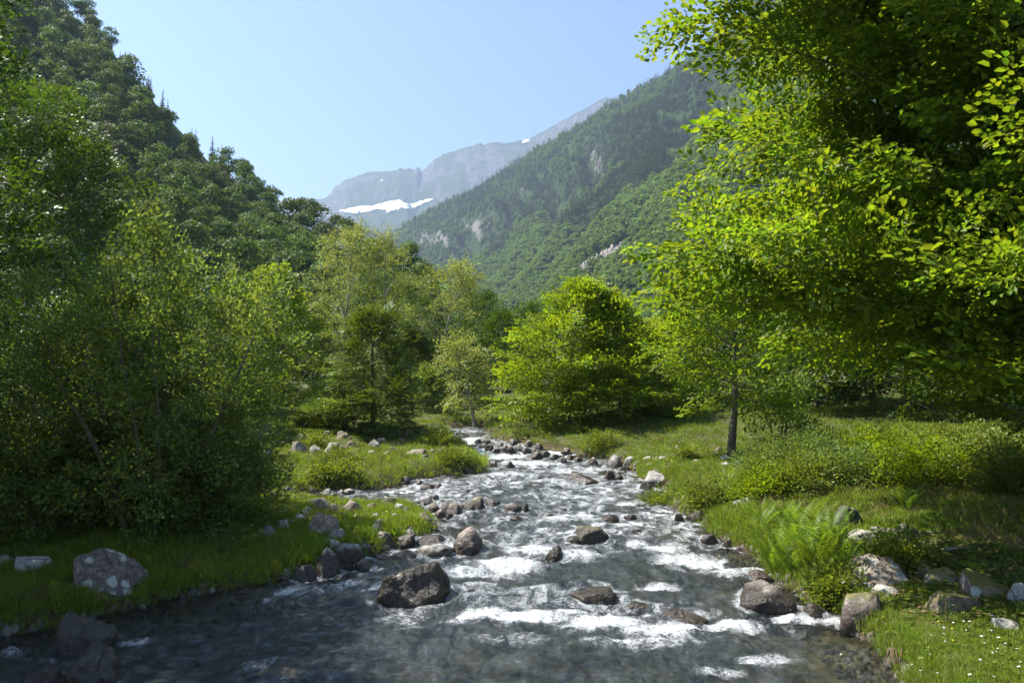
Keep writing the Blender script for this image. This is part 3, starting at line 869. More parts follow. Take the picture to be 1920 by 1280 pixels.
# left hillside: a steep wooded spur coming down from the upper left
LH_c = cr([(-900,-900,215),(-300,-420,205),(60,-60,197),(180,25,190),(300,165,183),(400,272,177),(520,352,168),(640,420,158),(700,450,150),(760,470,145),(860,535,130),(950,605,118),(1010,680,112)], 5.0)
LH_f = cr([(-1500,790,56),(-600,770,58),(0,760,60),(200,757,62),(400,752,64),(560,750,66),(700,745,70),(800,742,74),(880,740,80),(940,740,86),(990,735,92),(1030,730,98)], 1.0)
LS, LG = hill(LH_f, LH_c, 150, 60, 1.15, 5.0, 7.0, 9.0, 1.5, 11, back=0.9)
hill_obj('left_hillside', LG, M['forest_floor'])

# right mountain: forested flank with side ridges, scree patches
RM_c = cr([(2600,-560,1150),(1900,-330,1180),(1500,-60,1200),(1385,25,1230),(1300,95,1270),(1220,150,1320),(1140,192,1380),(1070,238,1440),(1000,278,1500),(930,322,1560),(880,352,1600),(800,392,1680),(740,428,1750),(690,470,1800)], 6)
RM_f = cr([(2600,720,180),(2000,715,220),(1600,705,270),(1400,700,300),(1300,690,340),(1200,680,380),(1120,668,430),(1050,650,500),(990,622,600),(950,650,640),(900,640,760),(860,620,900),(800,590,1100),(735,560,1350)], 2)
RS, RG = hill(RM_f, RM_c, 200, 90, 1.0, 45.0, 55.0, 8.0, -2.2, 23, back=0.5, rough=10)
def to_px(P):
    P = np.asarray(P, float)
    q = P - np.array([0, 0, CAM_Z])
    c_, s_ = math.cos(PITCH), math.sin(PITCH)
    fw = q[..., 1] * c_ + q[..., 2] * s_
    up = -q[..., 1] * s_ + q[..., 2] * c_
    return 960 + F * q[..., 0] / fw, 640 - F * up / fw
def rs_point(px, py):
    a, b = to_px(RS)
    i, j = np.unravel_index(np.argmin((a - px)**2 + (b - py)**2), a.shape)
    return RS[i, j]
SC0, SC1, SC2 = rs_point(1200, 450), rs_point(1110, 492), rs_point(1160, 478)
def scree_at(P):
    """1 inside the boulder field, a tongue about a hundred metres long on the slope"""
    v = 0.0
    for c_, r_ in ((SC0, .5), (SC1, .4), (SC2, .62), ((SC0 + SC2) / 2, .6), ((SC1 + SC2) / 2, .55)):
        R2 = np.linalg.norm(SC0 - SC1) * r_ * .62
        d = np.linalg.norm(P - c_, axis=-1)
        v = np.maximum(v, np.clip(1.5 - d / R2, 0, 1))
    return v + .3 * fbm2(P[..., 0] * .05, P[..., 2] * .05, 3, 4) * (v > 0)
hill_obj('right_mountainside', RG, M['scree'], {'rock': np.clip(scree_at(RG) * 1.4, 0, 1)})

# the bare far mountain with its snow patch
FM_c = cr([(200,520,4700),(500,420,4600),(560,384,4500),(590,374,4450),(612,368,4400),(628,350,4380),(650,336,4360),(690,324,4340),(725,320,4300),(752,316,4300),(768,314,4300),(777,318,4300),(783,310,4300),(790,321,4300),(810,304,4290),(835,288,4260),(860,282,4240),(880,273,4200),(910,271,4150),(940,267,4100),(990,262,4050),(1020,245,4000),(1050,229,3950),(1075,214,3900),(1100,203,3850),(1125,187,3800),(1145,181,3750),(1175,190,3700),(1400,150,3500)])
FM_f = cr([(200,600,3300),(500,520,3200),(560,480,3150),(600,440,3100),(640,432,3050),(700,434,3000),(760,438,2950),(800,442,2950),(850,446,2900),(900,450,2900),(1000,450,2850),(1145,450,2800),(1400,450,2700)])
FS, FG = hill(FM_f, FM_c, 280, 100, 1.9, 50.0, 70.0, 14.0, 1.0, 31, back=0.4, rough=26, fine=22)
hill_obj('far_mountain', FG, M['far_mountain'])
# a faint second ridge where the valley closes
DM_c = cr([(300,400,6400),(560,372,6400),(585,370,6300),(610,376,6200),(700,380,6100),(900,380,6000)])
DM_f = cr([(300,520,5200),(560,480,5200),(700,480,5200),(900,480,5200)])
DS, DG = hill(DM_f, DM_c, 60, 30, 1.4, 40, 40, 6, 0, 35)
hill_obj('distant_ridge', DG, M['far_mountain'])

def bil(S, u, v):
    nu, nv = S.shape[:2]
    a, b = np.clip(u, 0, .9999) * (nu - 1), np.clip(v, 0, .9999) * (nv - 1)
    i, j = a.astype(int), b.astype(int)
    fu, fv = (a - i)[..., None], (b - j)[..., None]
    return (S[i, j] * (1-fu) * (1-fv) + S[i+1, j] * fu * (1-fv) + S[i, j+1] * (1-fu) * fv + S[i+1, j+1] * fu * fv)

def to_px(P):
    P = np.asarray(P, float)
    q = P - np.array([0, 0, CAM_Z])
    c_, s_ = math.cos(PITCH), math.sin(PITCH)
    fw = q[..., 1] * c_ + q[..., 2] * s_
    up = -q[..., 1] * s_ + q[..., 2] * c_
    return 960 + F * q[..., 0] / fw, 640 - F * up / fw

# snow: a sheet a few metres thick lying on the mountain, where the hollow below the cliffs keeps it
k = NT('old_snow')
n1 = k.noise(k.coord(), 0.02, 4)
M['snow'] = k.done(k.pbr(k.mix(n1, (0.52, 0.55, 0.60), (0.85, 0.86, 0.88)), 0.6, 0.3, k.bump(n1, 0.5, 3)))
pxs, pys = to_px(FS)
snow_up = [(640,396),(660,392),(680,388),(700,388),(715,384),(735,379),(750,377),(757,382),(775,383),(790,378),(812,374)]
snow_lo = [(640,399),(660,402),(690,400),(708,395),(722,396),(728,401),(745,395),(752,390),(757,394),(745,401),(770,395),(790,386),(812,376)]
snow_lo = sorted(snow_lo)
def smask(px, py):
    up = np.interp(px, [p[0] for p in snow_up], [p[1] for p in snow_up])
    lo = np.interp(px, [p[0] for p in snow_lo], [p[1] for p in snow_lo])
    m = (px > 638) & (px < 813) & (py > up) & (py < lo)
    for (cx, cy_, rx, ry) in [(985,267,7,3),(716,341,3,1.5),(729,399,5,1.5)]:
        m |= (((px - cx) / rx)**2 + ((py - cy_ - (cx - px) * 0.35) / ry)**2) < 1
    return m
UU, VV = np.meshgrid(np.linspace(0, 1, 1700), np.linspace(0, 1, 480), indexing='ij')
SP = bil(FS, UU, VV)
spx, spy = to_px(SP)
wob = 1.6 * fbm2(spx * 0.12, spy * 0.3, 3, 3)
sm = smask(spx + wob, spy + wob)
fc = sm[:-1, :-1] & sm[1:, :-1] & sm[:-1, 1:] & sm[1:, 1:]
ii, jj = np.nonzero(fc)
if len(ii):
    fidx = np.stack([ii * 480 + jj, (ii + 1) * 480 + jj, (ii + 1) * 480 + jj + 1, ii * 480 + jj + 1], -1)
    used, inv = np.unique(fidx, return_inverse=True)
    SV = SP.reshape(-1, 3)[used] + np.array([0, -4.0, 6.0])
    tag(link('snow_patch', mesh('snow_patch', SV, inv.reshape(-1, 4), [M['snow']], True)), kind='structure')

# air
air = NT('valley_haze')
pv = air.n('VolumePrincipled')
pv.inputs['Density'].default_value = 0.00015
pv.inputs['Color'].default_value = (0.55, 0.72, 1.0, 1)
pv.inputs['Anisotropy'].default_value = 0.35
air.l(pv.outputs[0], air.out.inputs['Volume'])
hx, hy0, hy1, hz0, hz1 = 7500.0, -1500.0, 7600.0, -30.0, 1480.0
HV = np.array([(x, y, z) for x in (-hx, hx) for y in (hy0, hy1) for z in (hz0, hz1)])
HF = np.array([[0,1,3,2],[4,6,7,5],[0,4,5,1],[2,3,7,6],[0,2,6,4],[1,5,7,3]])
hz = tag(link('haze', mesh('haze', HV, HF, [air.m])), 'pale blue haze filling the valley', 'haze', kind='stuff')
# ------------------------------------------------------------------ leaf sprays, branches, trees
def leaf_geo(P, D, N, l, w, hexa, fold=0.18):
    """P base (n,3), D direction, N normal; returns verts (n,k,3) and face template"""
    S = np.cross(N, D); S /= np.linalg.norm(S, axis=1)[:, None] + 1e-9
    l, w = np.asarray(l)[:, None], np.asarray(w)[:, None]
    up = N * (w * fold)
    if not hexa:
        V = np.stack([P, P + D * l * 0.45 - S * w * .5 + up, P + D * l, P + D * l * 0.45 + S * w * .5 + up], 1)
        return V, np.array([[0, 1, 2, 3]])
    dr = N * (l * -0.12)
    V = np.stack([P, P + D * l * .28 - S * w * .46 + up, P + D * l * .70 - S * w * .40 + up, P + D * l + dr,
                  P + D * l * .70 + S * w * .40 + up, P + D * l * .28 + S * w * .46 + up], 1)
    return V, np.array([[0, 1, 2, 3], [3, 4, 5, 0]])

def spray(rng, L=0.4, W=0.22, n=14, l=0.08, w=0.05, hexa=False, tilt=0.35, droop=0.15, updown=0.03, drooping=0.0):
    t = (np.arange(n) + rng.uniform(0, 1, n)) / n
    side = np.where(np.arange(n) % 2, 1, -1)
    off = side * W * rng.uniform(0.1, 1, n) * np.sin(PI * np.clip(t * 0.85 + 0.12, 0, 1))
    P = np.stack([t * L, off, -droop * L * t * t + rng.normal(0, updown, n)], 1)
    ang = side * rng.uniform(0.3, 1.1, n) * (1 - 0.6 * t)
    D = np.stack([np.cos(ang), np.sin(ang), rng.normal(-0.12 - drooping, 0.25, n)], 1)
    D /= np.linalg.norm(D, axis=1)[:, None]
    N = np.stack([rng.normal(0, tilt, n), rng.normal(0, tilt, n), np.ones(n)], 1)
    N -= D * (N * D).sum(1)[:, None]
    N /= np.linalg.norm(N, axis=1)[:, None]
    sc = rng.uniform(0.65, 1.15, n)
    V, Fc = leaf_geo(P, D, N, l * sc, w * sc, hexa)
    k_ = V.shape[1]
    faces = (Fc[None] + (np.arange(n) * k_)[:, None, None]).reshape(-1, 4)
    tint = np.repeat(rng.uniform(0, 1, n), len(Fc))
    return V.reshape(-1, 3), faces, tint

def assemble(name, frames, temps, mat, rng, tvar=0.35):
    pos = np.array([f[0] for f in frames]); X = np.array([f[1] for f in frames]); U = np.array([f[2] for f in frames])
    sc = np.array([f[3] for f in frames])
    X /= np.linalg.norm(X, axis=1)[:, None] + 1e-9
    U = U - X * (U * X).sum(1)[:, None]
    U /= np.linalg.norm(U, axis=1)[:, None] + 1e-9
    Yv = np.cross(U, X)
    tid = rng.integers(0, len(temps), len(frames))
    Vs, Fs, Ts, base = [], [], [], 0
    for t, (TV, TF, TT) in enumerate(temps):
        m = tid == t
        q = m.sum()
        if not q: continue
        V = pos[m][:, None] + sc[m][:, None, None] * (TV[None, :, 0:1] * X[m][:, None] + TV[None, :, 1:2] * Yv[m][:, None] + TV[None, :, 2:3] * U[m][:, None])
        Vs.append(V.reshape(-1, 3))
        Fs.append((TF[None] + (base + np.arange(q) * len(TV))[:, None, None]).reshape(-1, 4))
        Ts.append(np.clip(TT[None] * (1 - tvar) + rng.uniform(0, 1, q)[:, None] * tvar, 0, 1).ravel())
        base += q * len(TV)
    return mesh(name, np.concatenate(Vs), np.concatenate(Fs), [mat], False, None, {'tint': np.concatenate(Ts)})

def tubes(name, lines, mat):
    Vs, Fs, base = [], [], 0
    for pts, rad, ns in lines:
        pts, rad = np.asarray(pts), np.asarray(rad)
        T = np.gradient(pts, axis=0); T /= np.linalg.norm(T, axis=1)[:, None] + 1e-9
        ref = np.array([0.0, 0, 1]) if abs(T[0, 2]) < 0.8 else np.array([1.0, 0, 0])
        A = np.cross(T, ref); A /= np.linalg.norm(A, axis=1)[:, None] + 1e-9
        B = np.cross(T, A)
        a = np.arange(ns) / ns * 2 * PI
        V = pts[:, None] + rad[:, None, None] * (np.cos(a)[None, :, None] * A[:, None] + np.sin(a)[None, :, None] * B[:, None])
        n = len(pts)
        i, j = np.meshgrid(np.arange(n - 1), np.arange(ns), indexing='ij')
        a0 = base + i * ns + j; a1 = base + i * ns + (j + 1) % ns
        Fs.append(np.stack([a0, a1, a1 + ns, a0 + ns], -1).reshape(-1, 4))
        Vs.append(V.reshape(-1, 3)); base += n * ns
    return mesh(name, np.concatenate(Vs), np.concatenate(Fs), [mat], True)

def grow(rng, p, d, L, n, curl=0.0, wander=0.08):
    pts = [np.array(p, float)]
    d = np.array(d, float); d /= np.linalg.norm(d)
    for _ in range(n):
        d = d + np.array([0, 0, curl / n]) + rng.normal(0, wander, 3)
        d /= np.linalg.norm(d)
        pts.append(pts[-1] + d * L / n)
    return np.array(pts)

def lerp_pts(P, s):
    a = s * (len(P) - 1)
    i = min(int(a), len(P) - 2)
    return P[i] + (P[i + 1] - P[i]) * (a - i), (P[i + 1] - P[i]) / (np.linalg.norm(P[i + 1] - P[i]) + 1e-9)

def make_tree(seed, H, R, tr=0.12, h0=0.15, env=None, n1=40, el=(0.1, 0.9), curl=0.0, sec=0.35, secL=0.45, spsp=0.22,
              temps=None, leafmat=None, barkmat=None, flat=0.7, lean=(0, 0), stems=1, top_d=1.0, name='tree', az0=None, wander=0.08, twist=None, minx=None, limb_r=0.30, dup=1, squash=1.0, jl=(.72, 1.14)):
    rng = np.random.default_rng(seed)
    env = env or [(0, .7), (.3, 1), (.65, .8), (1, .15)]
    es, ev = zip(*env)
    lines, frames = [], []
    for st in range(stems):
        if stems > 1:
            a = st / stems * 2 * PI + rng.uniform(-.4, .4)
            o = rng.uniform(0.1, 0.6) * R * 0.3
            d0 = np.array([math.cos(a) * 0.22, math.sin(a) * 0.22, 1.0]) * 1.0
            Hs = H * rng.uniform(0.75, 1.0)
            p0 = np.array([math.cos(a) * o, math.sin(a) * o, -0.1])
            trs, Rs, ns1 = tr * rng.uniform(.6, 1), R * 0.62, max(6, n1 // stems)
        else:
            d0 = np.array([lean[0], lean[1], 1.0]); Hs = H; p0 = np.array([0, 0, -0.15]); trs, Rs, ns1 = tr, R, n1
        T = grow(rng, p0, d0, Hs, 14, 0.10, 0.045)
        T *= 1.0
        rt = trs * (1 - np.linspace(0, 1, 15) ** 1.1 * 0.93)
        rt[0] *= 1.35
        lines.append((T, rt, 8))
        for i in range(ns1):
            s = (i + rng.uniform(0.1, 0.9)) / ns1
            h = h0 + (1 - h0) * s ** 0.9
            p, td = lerp_pts(T, min(h, .999))
            L = Rs * np.interp(s, es, ev) * rng.uniform(*jl)
            if L < 0.15: continue
            az = i * 2.39996 + rng.uniform(-.5, .5)
            L *= math.hypot(math.cos(az), squash * math.sin(az))
            e = el[0] + (el[1] - el[0]) * s + rng.normal(0, 0.10)
            d = np.array([math.cos(az) * math.cos(e), math.sin(az) * math.cos(e), math.sin(e)])
            P = grow(rng, p, d, L, 6, curl, wander)
            rb = trs * limb_r * (1 - h * .6) * (L / R) ** .6 * np.linspace(1, 0.16, 7)
            lines.append((P, np.maximum(rb, 0.004), 5))
            nsec = max(2, int(L / sec))
            for q in range(nsec):
                u = 0.18 + 0.82 * (q + rng.uniform(0, 1)) / nsec
                pp, dd = lerp_pts(P, min(u, .999))
                sd_ = 1 if q % 2 else -1
                up = np.array([0, 0, 1.0]) * flat + rng.normal(0, 1, 3) * (1 - flat)
                sdv = np.cross(up, dd); sdv /= np.linalg.norm(sdv) + 1e-9
                an = rng.uniform(0.6, 1.05)
                d2 = dd * math.cos(an) + sdv * sd_ * math.sin(an)
                L2 = L * secL * (1.05 - u * 0.75) * rng.uniform(.7, 1.2) + 0.12
                Q = grow(rng, pp, d2, L2, 3, curl * 0.6, wander)
                lines.append((Q, np.maximum(rb[-1] * 1.2 * np.linspace(1, .3, 4), 0.003), 3))
                nsp = max(1, int(L2 / spsp))
                for z in range(nsp):
                    uu = (z + rng.uniform(.3, 1)) / nsp
                    p3, d3 = lerp_pts(Q, min(uu, .999))
                    s3 = 1 if z % 2 else -1
                    an = rng.uniform(0.2, 0.8) * (0 if z == nsp - 1 else 1)
                    sv = np.cross(up, d3)
                    frames.append((p3, d3 * math.cos(an) + sv * s3 * math.sin(an), up + rng.normal(0, .15, 3), rng.uniform(.75, 1.2)))
            for z in range(2):
                p3, d3 = lerp_pts(P, rng.uniform(.8, .999))
                frames.append((p3, d3, np.array([0, 0, 1.0]) + rng.normal(0, .3, 3), rng.uniform(.8, 1.2)))
        for z in range(int(5 * top_d)):
            p3, d3 = lerp_pts(T, rng.uniform(.86, .999))
            frames.append((p3, d3 + rng.normal(0, .6, 3), rng.normal(0, 1, 3), rng.uniform(.7, 1.1)))
    tm = tubes(name + '_trunk', lines, barkmat or M['bark'])
    return tm, (frames, temps, leafmat, rng, dup)

# ------------------------------------------------------------------ geometry nodes scatter
def gn_scatter(name, pts, rot, scl, idx, protos, parent=None):
    """rot: (n,) turn about Z, or (n,3) euler"""
    rot = np.asarray(rot)
    if rot.ndim == 1: rot = np.stack([0 * rot, 0 * rot, rot], 1)
    me = mesh(name, pts, [], [], False, {'sc': scl})
    a = me.attributes.new('rot', 'FLOAT_VECTOR', 'POINT'); a.data.foreach_set('vector', rot.astype(np.float32).ravel())
    a = me.attributes.new('idx', 'INT', 'POINT'); a.data.foreach_set('value', np.asarray(idx, dtype=np.int32))
    o = link(name, me, parent)
    g = bpy.data.node_groups.new(name + '_nodes', 'GeometryNodeTree')
    g.interface.new_socket('Geometry', in_out='INPUT', socket_type='NodeSocketGeometry')
    g.interface.new_socket('Geometry', in_out='OUTPUT', socket_type='NodeSocketGeometry')
    N = g.nodes.new
    gi, go = N('NodeGroupInput'), N('NodeGroupOutput')
    ip = N('GeometryNodeInstanceOnPoints')
    ip.inputs['Pick Instance'].default_value = True
    jn = N('GeometryNodeJoinGeometry')
    for pr in protos:
        oi = N('GeometryNodeObjectInfo')
        oi.inputs['Object'].default_value = pr
        oi.inputs['As Instance'].default_value = True
        oi.transform_space = 'ORIGINAL'
        g.links.new(oi.outputs['Geometry'], jn.inputs[0])
    def na(nm, typ):
        q = N('GeometryNodeInputNamedAttribute'); q.data_type = typ; q.inputs['Name'].default_value = nm
        return q.outputs[0]
    er_ = N('FunctionNodeEulerToRotation')
    g.links.new(na('rot', 'FLOAT_VECTOR'), er_.inputs[0])
    g.links.new(gi.outputs[0], ip.inputs['Points'])
    g.links.new(jn.outputs[0], ip.inputs['Instance'])
    g.links.new(na('idx', 'INT'), ip.inputs['Instance Index'])
    g.links.new(er_.outputs[0], ip.inputs['Rotation'])
    g.links.new(na('sc', 'FLOAT'), ip.inputs['Scale'])
    g.links.new(ip.outputs[0], go.inputs[0])
    md = o.modifiers.new('scatter', 'NODES')
    md.node_group = g
    return o

def hidden(nm, me): return bpy.data.objects.new(nm, me)
SPRAY_OBJ = {}
def crown_object(name, frames, temps, mat, rng, parent, dup=1, jit=0.14):
    """one crown: its leaf sprays set on the twigs"""
    pos = np.array([f[0] for f in frames]); X = np.array([f[1] for f in frames]); U = np.array([f[2] for f in frames]); sc = np.array([f[3] for f in frames])
    n = len(pos)
    full = int(n * dup)
    sel = np.concatenate([np.arange(n), rng.integers(0, n, max(0, full - n))])
    ex = (np.arange(len(sel)) >= n)[:, None]
    pos, X, U, sc = pos[sel] + ex * rng.normal(0, jit, (len(sel), 3)), X[sel] + ex * rng.normal(0, .45, (len(sel), 3)), U[sel] + ex * rng.normal(0, .25, (len(sel), 3)), sc[sel]
    X /= np.linalg.norm(X, axis=1)[:, None] + 1e-9
    U = U - X * (U * X).sum(1)[:, None]; U /= np.linalg.norm(U, axis=1)[:, None] + 1e-9
    Yv = np.cross(U, X)
    # rotation matrix columns X, Y, U -> euler XYZ
    ry = np.arcsin(np.clip(-X[:, 2], -1, 1)); rx = np.arctan2(Yv[:, 2], U[:, 2]); rz = np.arctan2(X[:, 1], X[:, 0])
    key = (id(temps), mat.name)
    if key not in SPRAY_OBJ:
        SPRAY_OBJ[key] = [hidden('leaf_spray', mesh('leaf_spray', V, Fc, [mat], False, None, {'tint': T_})) for V, Fc, T_ in temps]
    o = gn_scatter(name, pos, np.stack([rx, ry, rz], 1), sc, rng.integers(0, len(temps), len(pos)), SPRAY_OBJ[key], parent)
    o['kind'] = 'stuff'
    return o

def tset(seed, k_=5, **kw):
    r = np.random.default_rng(seed)
    return [spray(r, **kw) for _ in range(k_)]

TS = {
 'big':   tset(1, 7, L=0.46, W=0.20, n=14, l=0.100, w=0.070, hexa=True, tilt=0.38, droop=0.2, updown=0.025),
 'beech': tset(2, 5, L=0.60, W=0.30, n=20, l=0.125, w=0.085, tilt=0.35, droop=0.2, updown=0.03),
 'alder': tset(3, 6, L=0.36, W=0.14, n=15, l=0.070, w=0.052, tilt=0.65, droop=0.05, updown=0.04),
 'birch': tset(4, 5, L=0.60, W=0.16, n=20, l=0.080, w=0.065, tilt=0.8, droop=0.8, updown=0.05, drooping=0.8),
 'fir':   tset(5, 4, L=0.46, W=0.20, n=26, l=0.17, w=0.042, tilt=0.15, droop=0.05, updown=0.008),
 'loose': tset(6, 5, L=0.5, W=0.22, n=14, l=0.11, w=0.08, tilt=0.6, droop=0.3, updown=0.06),
 'bramble': tset(7, 6, L=0.34, W=0.12, n=12, l=0.060, w=0.045, tilt=0.6, droop=0.4, updown=0.04),
}
ENV_BEECH = [(0, .75), (.15, 1), (.45, .88), (.7, .62), (.9, .3), (1, .1)]
ENV_DOME = [(0, .8), (.3, 1), (.6, .95), (.85, .65), (1, .3)]
ENV_CONE = [(0, .85), (.08, 1), (.5, .62), (.85, .22), (1, .05)]
ENV_BIRCH = [(0, .5), (.3, .95), (.6, 1), (.85, .6), (1, .2)]

KINDS = {
 'beech': dict(temps=TS['beech'], leafmat=M['beech'], env=ENV_BEECH, el=(-.05, .85), curl=0.1, sec=.42, spsp=.30, flat=.82, n1=52, h0=.04, dup=3),
 'dark':  dict(temps=TS['beech'], leafmat=M['dark'], env=ENV_DOME, el=(0, .9), curl=0.1, sec=.55, spsp=.36, flat=.7, n1=50, h0=.03, dup=3),
 'loose': dict(temps=TS['loose'], leafmat=M['alder'], env=ENV_DOME, el=(.2, 1.0), curl=0.1, sec=.5, spsp=.36, flat=.4, n1=34, h0=.06, dup=2.6),
 'birch': dict(temps=TS['birch'], leafmat=M['birch'], env=ENV_BIRCH, el=(.55, 1.1), curl=-0.2, sec=.55, spsp=.42, flat=.2, n1=34, h0=.18, dup=3.4, barkmat=M['bark_pale']),
 'fir':   dict(temps=TS['fir'], leafmat=M['fir'], env=ENV_CONE, el=(-.12, .35), curl=0.12, sec=.30, spsp=.24, flat=.97, n1=100, h0=.07, wander=.03, limb_r=.16, secL=.36, dup=2.2),
}
tree_no = [0]
def place_tree(kind, px, py, H, R, label, cat='tree', name=None, seed=None, Y=None, rotz=None, group=None, **kw):
    tree_no[0] += 1
    seed = seed or 100 + tree_no[0]
    if Y is None:
        p, _ = hit(px, py)
        x, y = p[0], p[1]
    else:
        x, y = (px - 960) / F * Y, Y
    z = gz(x, y)
    if H > 60: H = (at(px, H, y)[2] - z) * 0.95
    a = dict(KINDS[kind]); a.update(kw)
    nm = name or {'beech': 'beech_tree', 'dark': 'leafy_tree', 'loose': 'leafy_tree', 'birch': 'birch_tree', 'fir': 'fir_tree'}[kind]
    global LAST_FRAMES
    tm, cm = make_tree(seed, H, R, name=nm, tr=a.pop('tr', 0.016 * H + 0.02), **a)
    e = link(nm, None, None, (x, y, z), (0, 0, rotz if rotz is not None else 0))
    tag(e, label, cat, group)
    link('trunk', tm, e); crown_object('crown', cm[0], cm[1], cm[2], cm[3], e, cm[4])
    LAST_FRAMES = cm[0]
    return e

# ---- the big tree on the right, its lower boughs hanging over the bank
bigpos = (8.35, 11.6)
big = link('beech_tree', None, None, (bigpos[0], bigpos[1], gz(*bigpos)))
tag(big, 'huge bright green broadleaf tree filling the right side over the bank', 'tree')
tm, cm = make_tree(503, 12.4, 7.3, tr=0.24, h0=0.185, env=[(0, .86), (.12, .98), (.28, 1.0), (.42, .92), (.54, .70), (.68, .48), (.85, .30), (1, .12)], n1=150, el=(.02, .75), curl=.08,
                   sec=.36, secL=.42, spsp=.17, temps=TS['big'], leafmat=M['beech'], flat=.75, wander=.07, limb_r=.24, dup=3.2, squash=.62, jl=(.78, .98))
link('trunk', tm, big); crown_object('crown', cm[0], cm[1], cm[2], cm[3], big, cm[4])
# ---- a nearer young tree whose branches reach in from the right
NEAR_TREE = place_tree('beech', 2080, 960, 4.3, 3.1, 'low near branch spray with large leaves reaching in above the brambles', Y=9.6, seed=511, tr=.07, n1=32, h0=.42,
           temps=TS['big'], el=(-.08, .5), curl=.15, sec=.30, spsp=.2, env=[(0, .95), (.3, 1), (.7, .7), (1, .4)], dup=2)
NEAR_FRAMES = LAST_FRAMES
# ---- slim tree with bare lower trunk
place_tree('beech', 1371, 856, 520, 2.1, 'slim tree with bare lower trunk standing alone in right meadow', seed=521, tr=.13, h0=.26, n1=40, temps=TS['big'],
           env=[(0, .5), (.2, .9), (.5, 1), (.8, .7), (1, .3)], sec=.3)

# ---- left foreground: bushy alders shading the water
place_tree('loose', 285, 1000, 450, 2.2, 'tall grey green bushy tree with pale upright shoots on left bank', seed=531, stems=7, n1=84, temps=TS['alder'],
           sec=.26, spsp=.20, tr=.06, env=[(0, .7), (.3, 1), (.7, .9), (1, .45)], h0=.0, curl=.0, el=(-.2,1.1), dup=2.7)
place_tree('loose', 60, 985, 570, 2.4, 'dark glinting bush in shade at the left edge', name='leafy_bush', cat='bush', seed=532, stems=6, n1=60, temps=TS['alder'], sec=.28, spsp=.2, tr=.04, h0=.0, curl=0, el=(-.3,1.0), dup=2.4)
place_tree('loose', 400, 975, 690, 1.4, 'lower bush leaning toward the gravel bank right of the tall one', name='leafy_bush', cat='bush', seed=533, stems=6, n1=54, temps=TS['alder'], sec=.26, spsp=.2, tr=.03, h0=.0, curl=-.1, el=(-.3,1), dup=3.2)
place_tree('loose', -310, 1010, 60, 2.0, 'tree at the left picture edge with leafy twigs reaching in above', seed=535, stems=1, n1=60, temps=TS['alder'], sec=.34, spsp=.24, tr=.08, h0=.06, Y=12.2)
place_tree('loose', 330, 985, 372, .62, 'tallest pale upright shoot standing out of the grey green bush', seed=536, n1=40, temps=TS['alder'], sec=.2, spsp=.16, tr=.04, h0=.35, el=(.4, 1.1), env=[(0, .9), (.5, .8), (1, .25)], dup=1.6)
place_tree('loose', 175, 985, 485, .7, 'pale leaning shoot at the left side of the grey green bush', seed=537, n1=34, temps=TS['alder'], sec=.2, spsp=.16, tr=.035, h0=.35, el=(.4, 1.1), env=[(0, .9), (.5, .8), (1, .25)], dup=1.5, lean=(-.12, 0))
for (X, Yy, h_, r_, sd_, lb) in [(-11.6, 12.6, 11.5, 2.7, 601, 'tall leafy tree of the wood just past the left picture edge'), (-14.0, 16.5, 12.0, 3.0, 602, 'tall leafy tree behind the dark bush at the left edge'),
        (-8.6, 8.4, 10.0, 2.3, 603, 'leafy tree of the wood beside the near left bank'), (-7.6, 5.2, 9.5, 2.5, 604, 'lower leafy tree of the wood beside the near left bank'), (-15.5, 12.0, 13.5, 3.2, 605, 'tallest tree of the wood beyond the left bank'),
        (-10.6, 10.4, 10.5, 2.4, 606, 'leafy tree of the wood between its taller neighbours left of the bank'), (-9.4, 2.4, 10.5, 2.6, 607, 'leafy tree of the wood behind the viewpoint')]:
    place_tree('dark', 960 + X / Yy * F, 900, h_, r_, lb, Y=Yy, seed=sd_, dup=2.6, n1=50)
for (px, py, tp, r_, lb) in [(150, 985, 800, 1.3, 'low dark shrub at the foot of the tall bush behind the lichened boulder'), (330, 1000, 830, 1.3, 'low dark shrub under the tall bush near the water'), (30, 1000, 830, 1.3, 'low dark shrub above the pale boulder at the left edge'),
                         (430, 985, 850, 1.0, 'low shrub at the edge of the shade by the gravel bank'), (240, 960, 760, 1.5, 'dark shrub filling the base of the tall bush')]:
    place_tree('loose', px, py, tp, r_, lb, name='leafy_bush', cat='bush', stems=5, n1=34, temps=TS['alder'], sec=.26, spsp=.2, tr=.025, h0=.0, el=(-.3, .9), dup=3.2, curl=-.2)
# ---- left middle distance
place_tree('dark', 70, 800, 145, 4.0, 'tall dark rounded tree with sunlit crest at far left', Y=27, seed=541, n1=72, h0=.06, sec=.6)
place_tree('dark', 330, 790, 490, 2.2, 'dark tree rising behind the pale upright shoots', Y=27, seed=542, n1=44)
place_tree('beech', 530, 790, 500, 2.1, 'yellow green beech left of the tall pale birch', Y=36, seed=543, n1=56, leafmat=M['yellow_beech'])
place_tree('beech', 425, 800, 560, 1.9, 'yellow green beech lower than its neighbour behind the foreground bush', Y=31, seed=544, n1=48, leafmat=M['yellow_beech'])
place_tree('birch', 640, 800, 415, 2.2, 'tall pale feathery birch at the meadow edge', Y=38, seed=551, n1=44, tr=.13)
place_tree('birch', 722, 800, 440, 1.7, 'darker slender birch right behind the tall pale one', Y=40, seed=552, n1=34, tr=.1)
place_tree('birch', 832, 802, 492, 2.0, 'round topped pale birch with a visible dark stem', Y=40, seed=553, n1=40, tr=.13)
place_tree('birch', 890, 822, 640, 1.0, 'thin drooping pale tree beside the cascade', Y=33, seed=554, n1=26, h0=.2, tr=.08)
place_tree('fir', 698, 815, 562, 1.8, 'young fir with layered sunlit boughs in the left meadow', seed=561, n1=84)
place_tree('fir', 598, 800, 755, 0.55, 'knee high fir sapling left of the young fir', seed=562, n1=40)
